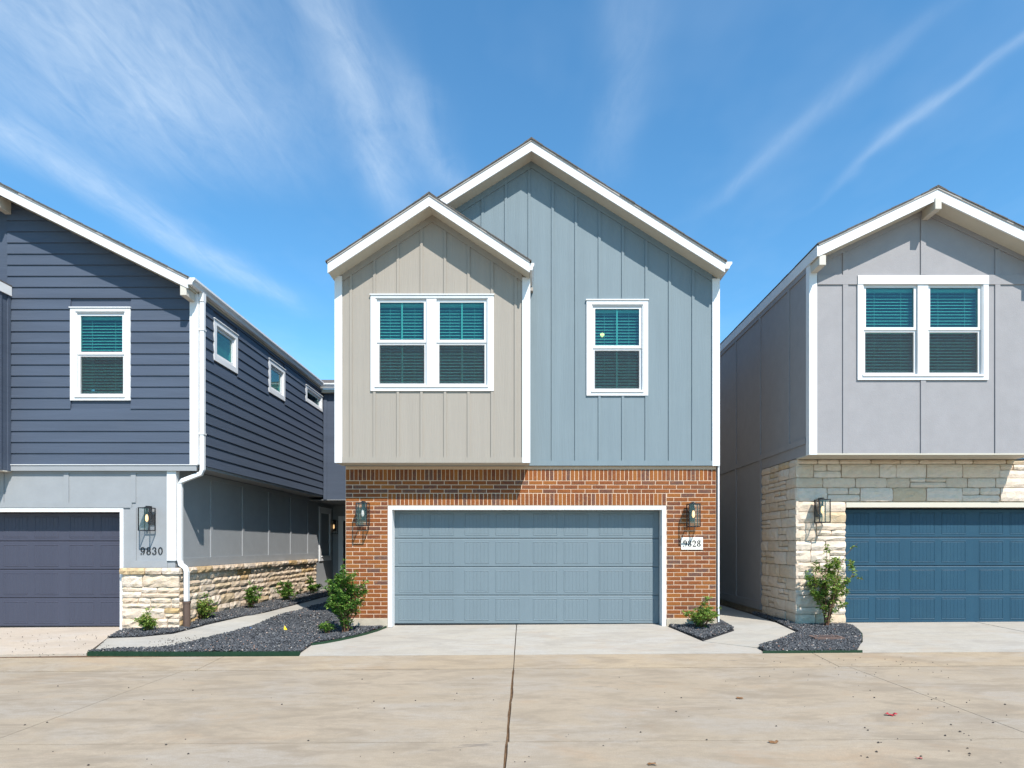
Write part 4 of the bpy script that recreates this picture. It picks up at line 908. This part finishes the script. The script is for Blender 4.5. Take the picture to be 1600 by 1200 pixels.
# ------------------------------------------------------------------ plants
def plant(name, loc, height, width, stems, leaves, lsz, label, cat, m=M_leaf, grp=None, spread=0.5, bare=0.12, arcs=None, seed=1):
    rs = random.Random(seed); t = empty(name, loc); tag(t, label, cat, grp)
    st = MB(); tips = []
    for i in range(stems):
        a = rs.uniform(0, 6.28); rr = rs.uniform(0.15, 1.0) ** 0.7 * width * spread; hh = height * rs.uniform(0.62, 1.0) * (1 - 0.35 * rr / (width * spread + 1e-6))
        if i == 0: rr *= 0.2; hh = height
        path = []; bx_, by_ = rs.uniform(-.03, .03), rs.uniform(-.03, .03)
        for k in range(6):
            q = k / 5; path.append(Vector((bx_ + rr * math.cos(a) * q ** 1.3 + rs.uniform(-.012, .012), by_ + rr * math.sin(a) * q ** 1.3 + rs.uniform(-.012, .012), hh * q - 0.02)))
        if arcs and i < len(arcs): path = [Vector(p) for p in arcs[i]]
        st.tube(path, [0.010 * height ** 0.5 * (1 - 0.8 * k / (len(path) - 1)) for k in range(len(path))], 5)
        tips.append(path)
        for _ in range(3):
            k = rs.randint(2, len(path) - 2); p = path[k]; aa = rs.uniform(0, 6.28); ll = height * rs.uniform(0.10, 0.22)
            tw = [p, p + Vector((math.cos(aa) * ll * .6, math.sin(aa) * ll * .6, ll * .45)), p + Vector((math.cos(aa) * ll, math.sin(aa) * ll, ll * .9))]
            st.tube(tw, [0.004, 0.003, 0.001], 4); tips.append(tw)
    link('stem', st.mesh('stem', M_stem), t, local=True)
    vs = []; fs = []
    cl = []
    for _ in range(leaves // 7):
        pth = rs.choice(tips); q = max(rs.random() ** 0.6, bare if len(pth) > 3 else 0.3) * (len(pth) - 1); i = min(int(q), len(pth) - 2); f = q - i
        cl.append(pth[i].lerp(pth[i + 1], f) + Vector((rs.gauss(0, .018), rs.gauss(0, .018), rs.gauss(0, .015))))
    for c in cl:
        for _ in range(7):
            a = rs.uniform(0, 6.28); el = rs.uniform(-0.3, 1.1); L_ = lsz * rs.uniform(0.6, 1.25); d = Vector((math.cos(a) * math.cos(el), math.sin(a) * math.cos(el), math.sin(el)))
            s = d.cross(Vector((0, 0, 1))); s = s.normalized() if s.length > 0.01 else Vector((1, 0, 0)); n = s.cross(d); w = L_ * 0.27
            p = c + d * rs.uniform(0.0, 0.02); roll = rs.uniform(-0.8, 0.8); s2 = s * math.cos(roll) + n * math.sin(roll)
            m1 = p + d * L_ * .45 - Vector((0, 0, L_ * .03)); e = p + d * L_ - Vector((0, 0, L_ * .18)); k = len(vs)
            vs += [tuple(p), tuple(m1 + s2 * w + n * w * .35), tuple(e), tuple(m1 - s2 * w + n * w * .35), tuple(m1)]
            fs += [(k, k + 1, k + 4), (k + 1, k + 2, k + 4), (k + 2, k + 3, k + 4), (k + 3, k, k + 4)]
    me = bpy.data.meshes.new('foliage'); me.from_pydata(vs, [], fs); me.materials.append(m)
    link('foliage', me, t, local=True, kind='stuff'); return t
def at(u, v): x, y = G(u, v); return (x, y, g(x, y) + 0.01)
gp = 'small green shrubs along the stone base'
plant('shrub', at(231, 989), 0.46, 0.42, 12, 1500, 0.045, 'small shrub in front of the stone base by the brown drain cap', 'shrub', M_leaf_y, gp, seed=2)
plant('shrub', at(320, 970), 0.56, 0.50, 12, 1300, 0.052, 'small leafy shrub just right of the brown drain pipe', 'shrub', M_leaf_y, gp, seed=3)
plant('shrub', at(393, 953), 0.62, 0.56, 12, 1400, 0.055, 'small shrub at the middle of the stone wall, third along the walk', 'shrub', M_leaf, gp, seed=4)
plant('shrub', at(450, 940), 0.62, 0.66, 12, 1400, 0.06, 'low bushy shrub near the far end of the stone wall', 'shrub', M_leaf, gp, seed=5)
plant('shrub', at(487, 930), 0.54, 0.60, 10, 1000, 0.06, 'farthest small shrub beyond the end of the stone wall', 'shrub', M_leaf, gp, seed=6)
plant('bush', at(539, 991), 1.30, 0.88, 20, 7000, 0.055, 'large leafy bush at the left corner of the brick pier', 'bush', M_leaf, None, spread=0.42, bare=0.22, seed=7)
plant('shrub', at(511, 993), 0.30, 0.28, 7, 500, 0.045, 'tiny shrub at the left foot of the large leafy bush', 'shrub', M_leaf, None, seed=8)
plant('shrub', at(1097, 984), 0.58, 0.66, 16, 2300, 0.052, 'yellow green upright shrub under the 9828 plaque by the brick pier', 'shrub', M_leaf_y, None, spread=0.55, seed=9)
arcs = [[(0, 0, 0), (0.03, 0, .3), (0.10, -.02, .7), (0.19, -.03, 1.0), (0.30, -.04, 1.28), (0.52, -.04, 1.50)],
        [(0, 0, 0), (-0.02, 0, .3), (-.03, 0, .7), (-.03, -.02, 1.0), (-.0, 0, 1.3), (-.02, 0, 1.48)],
        [(0, 0, 0), (0.05, 0, .25), (.14, 0, .55), (.26, -.05, .8), (.42, -.08, .93), (.55, -.08, .88)],
        [(0, 0, 0), (-0.04, .02, .25), (-.12, .03, .5), (-.19, .03, .75), (-.22, .02, .95), (-.25, 0, 1.05)],
        [(0, 0, 0), (0.02, -.05, .25), (.06, -.1, .5), (.1, -.13, .75), (.13, -.14, .95), (.12, -.14, 1.15)]]
plant('tall_shrub', at(1292, 982), 1.5, 0.62, 11, 4600, 0.056, 'tall thin many stemmed shrub in front of the right limestone pier', 'shrub', M_leaf_y, None, spread=0.35, bare=0.06, arcs=arcs, seed=11)

# ------------------------------------------------------------------ small things
p = at(266, 974); cp = empty('drain_cap', p); tag(cp, 'squat brown drain cap in the gravel beside the small shrub', 'drain cap')
link('cap', MB().tube([(0, 0, -.02), (0, 0, .10), (0, 0, .101), (0, 0, .125)], [.062, .062, .072, .070], 14).mesh('cap', M_brown), cp, local=True); link('knob', MB().box(-.02, .02, -.02, .02, .125, .15).mesh('knob', M_brown), cp, local=True)
p = at(444, 989); fl = empty('marker_flag', p, R(20)); tag(fl, 'little yellow marker flag standing in the dark gravel', 'flag')
link('wire', MB().tube([(0, 0, -.02), (0, 0, .13)], .002, 5).mesh('wire', M_drip), fl, local=True)
link('flag', MB().add([(0, 0, .13), (.055, .01, .04), (0, 0, .02), (-.012, 0.006, .03), (0, .004, .13), (.055, .014, .04), (0, .004, .02), (-.012, .010, .03)], [(0, 1, 2, 3), (7, 6, 5, 4), (0, 4, 5, 1), (1, 5, 6, 2), (2, 6, 7, 3), (3, 7, 4, 0)]).mesh('flag', M_yellow), fl, local=True)
vc = empty('valve_cover', at(1290, 1000)); tag(vc, 'rusty slotted drain grate set in the right gravel bed', 'drain grate')
fr = MB(); ring(fr, (-.24, .24, -.15, .15), (-.20, .20, -.11, .11), 0.01, 0.05, lambda a, d, z: (a, z, d)); link('frame', fr.mesh('frame', M_rust), vc, local=True)
bar = MB().box(-0.009, 0.009, -.11, .11, 0.012, 0.045).mesh('bar', M_rust)
for k in range(11): link('bar', bar, vc, (-.18 + .036 * k, 0, 0), local=True)
def scrap(name, u, v, size, m, label, cat, seed):
    rs = random.Random(seed); x, y = G(u, v); z = g(x, y) + 0.004 + (0.03 if v < 1021 else 0); vs = []; fs = []; n = 4
    for i in range(n + 1):
        for j in range(3): vs.append((x + size * (i / n - .5) + rs.uniform(-.1, .1) * size, y + size * .5 * (j / 2 - .5) + rs.uniform(-.1, .1) * size, z + rs.uniform(0, .25) * size))
    for i in range(n):
        for j in range(2): fs.append((i * 3 + j, i * 3 + 3 + j, i * 3 + 4 + j, i * 3 + 1 + j))
    o = MB().add(vs, fs).build(name, m); tag(o, label, cat)
scrap('wrapper', 1392, 1118, 0.10, M_red, 'crumpled red wrapper lying on the street at right', 'litter', 1)
scrap('dry_leaf', 1208, 1161, 0.07, M_dry, 'brown dry leaf on the street joint right of centre', 'leaf', 2)
scrap('dry_leaf', 1019, 1196, 0.06, M_dry, 'curled orange leaf at the bottom edge of the street', 'leaf', 3)
scrap('dry_leaf', 1156, 1092, 0.07, M_dry, 'twisted brown leaf upper right of the street centre', 'leaf', 4)
scrap('dry_leaf', 1436, 1186, 0.05, M_red, 'small red leaf near the lower right street edge', 'leaf', 5)
scrap('plastic_scrap', 391, 985, 0.07, M_bluep, 'scrap of blue plastic on the dark gravel bed', 'litter', 6)
rs = random.Random(5); mb = MB()
def peb(u, v, r):
    x, y = G(u, v); z = g(x, y) + (0.012 if v < 1021 else 0.0) + r * .4
    vs = [(x + r * math.cos(a) * rs.uniform(.7, 1.2), y + r * math.sin(a) * rs.uniform(.6, 1.1), z) for a in [k * 1.047 for k in range(6)]] + [(x, y, z + r * .7), (x, y, z - r * .5)]
    mb.add(vs, [(k, (k + 1) % 6, 6) for k in range(6)] + [((k + 1) % 6, k, 7) for k in range(6)])
for _ in range(85): peb(rs.uniform(5, 1595), rs.uniform(1050, 1198), rs.choice((0.005, 0.006, 0.008, 0.011)))
for _ in range(26): peb(rs.uniform(1340, 1590), rs.uniform(1090, 1185), rs.choice((0.007, 0.010, 0.013)))
for _ in range(60): peb(rs.uniform(0, 170), rs.uniform(988, 1025), 0.009)
for _ in range(80):
    q = rs.random(); peb(255 + 45 * q + rs.gauss(0, 14), 1006 - 7 * q + rs.gauss(0, 2.0), 0.009)
for _ in range(40): peb(rs.uniform(1180, 1500), rs.uniform(1024, 1060), 0.008)
o = mb.build('loose_stones', M_dark); tag(o, 'scattered dark pebbles lying on the street and driveways', 'pebbles', None, 'stuff')
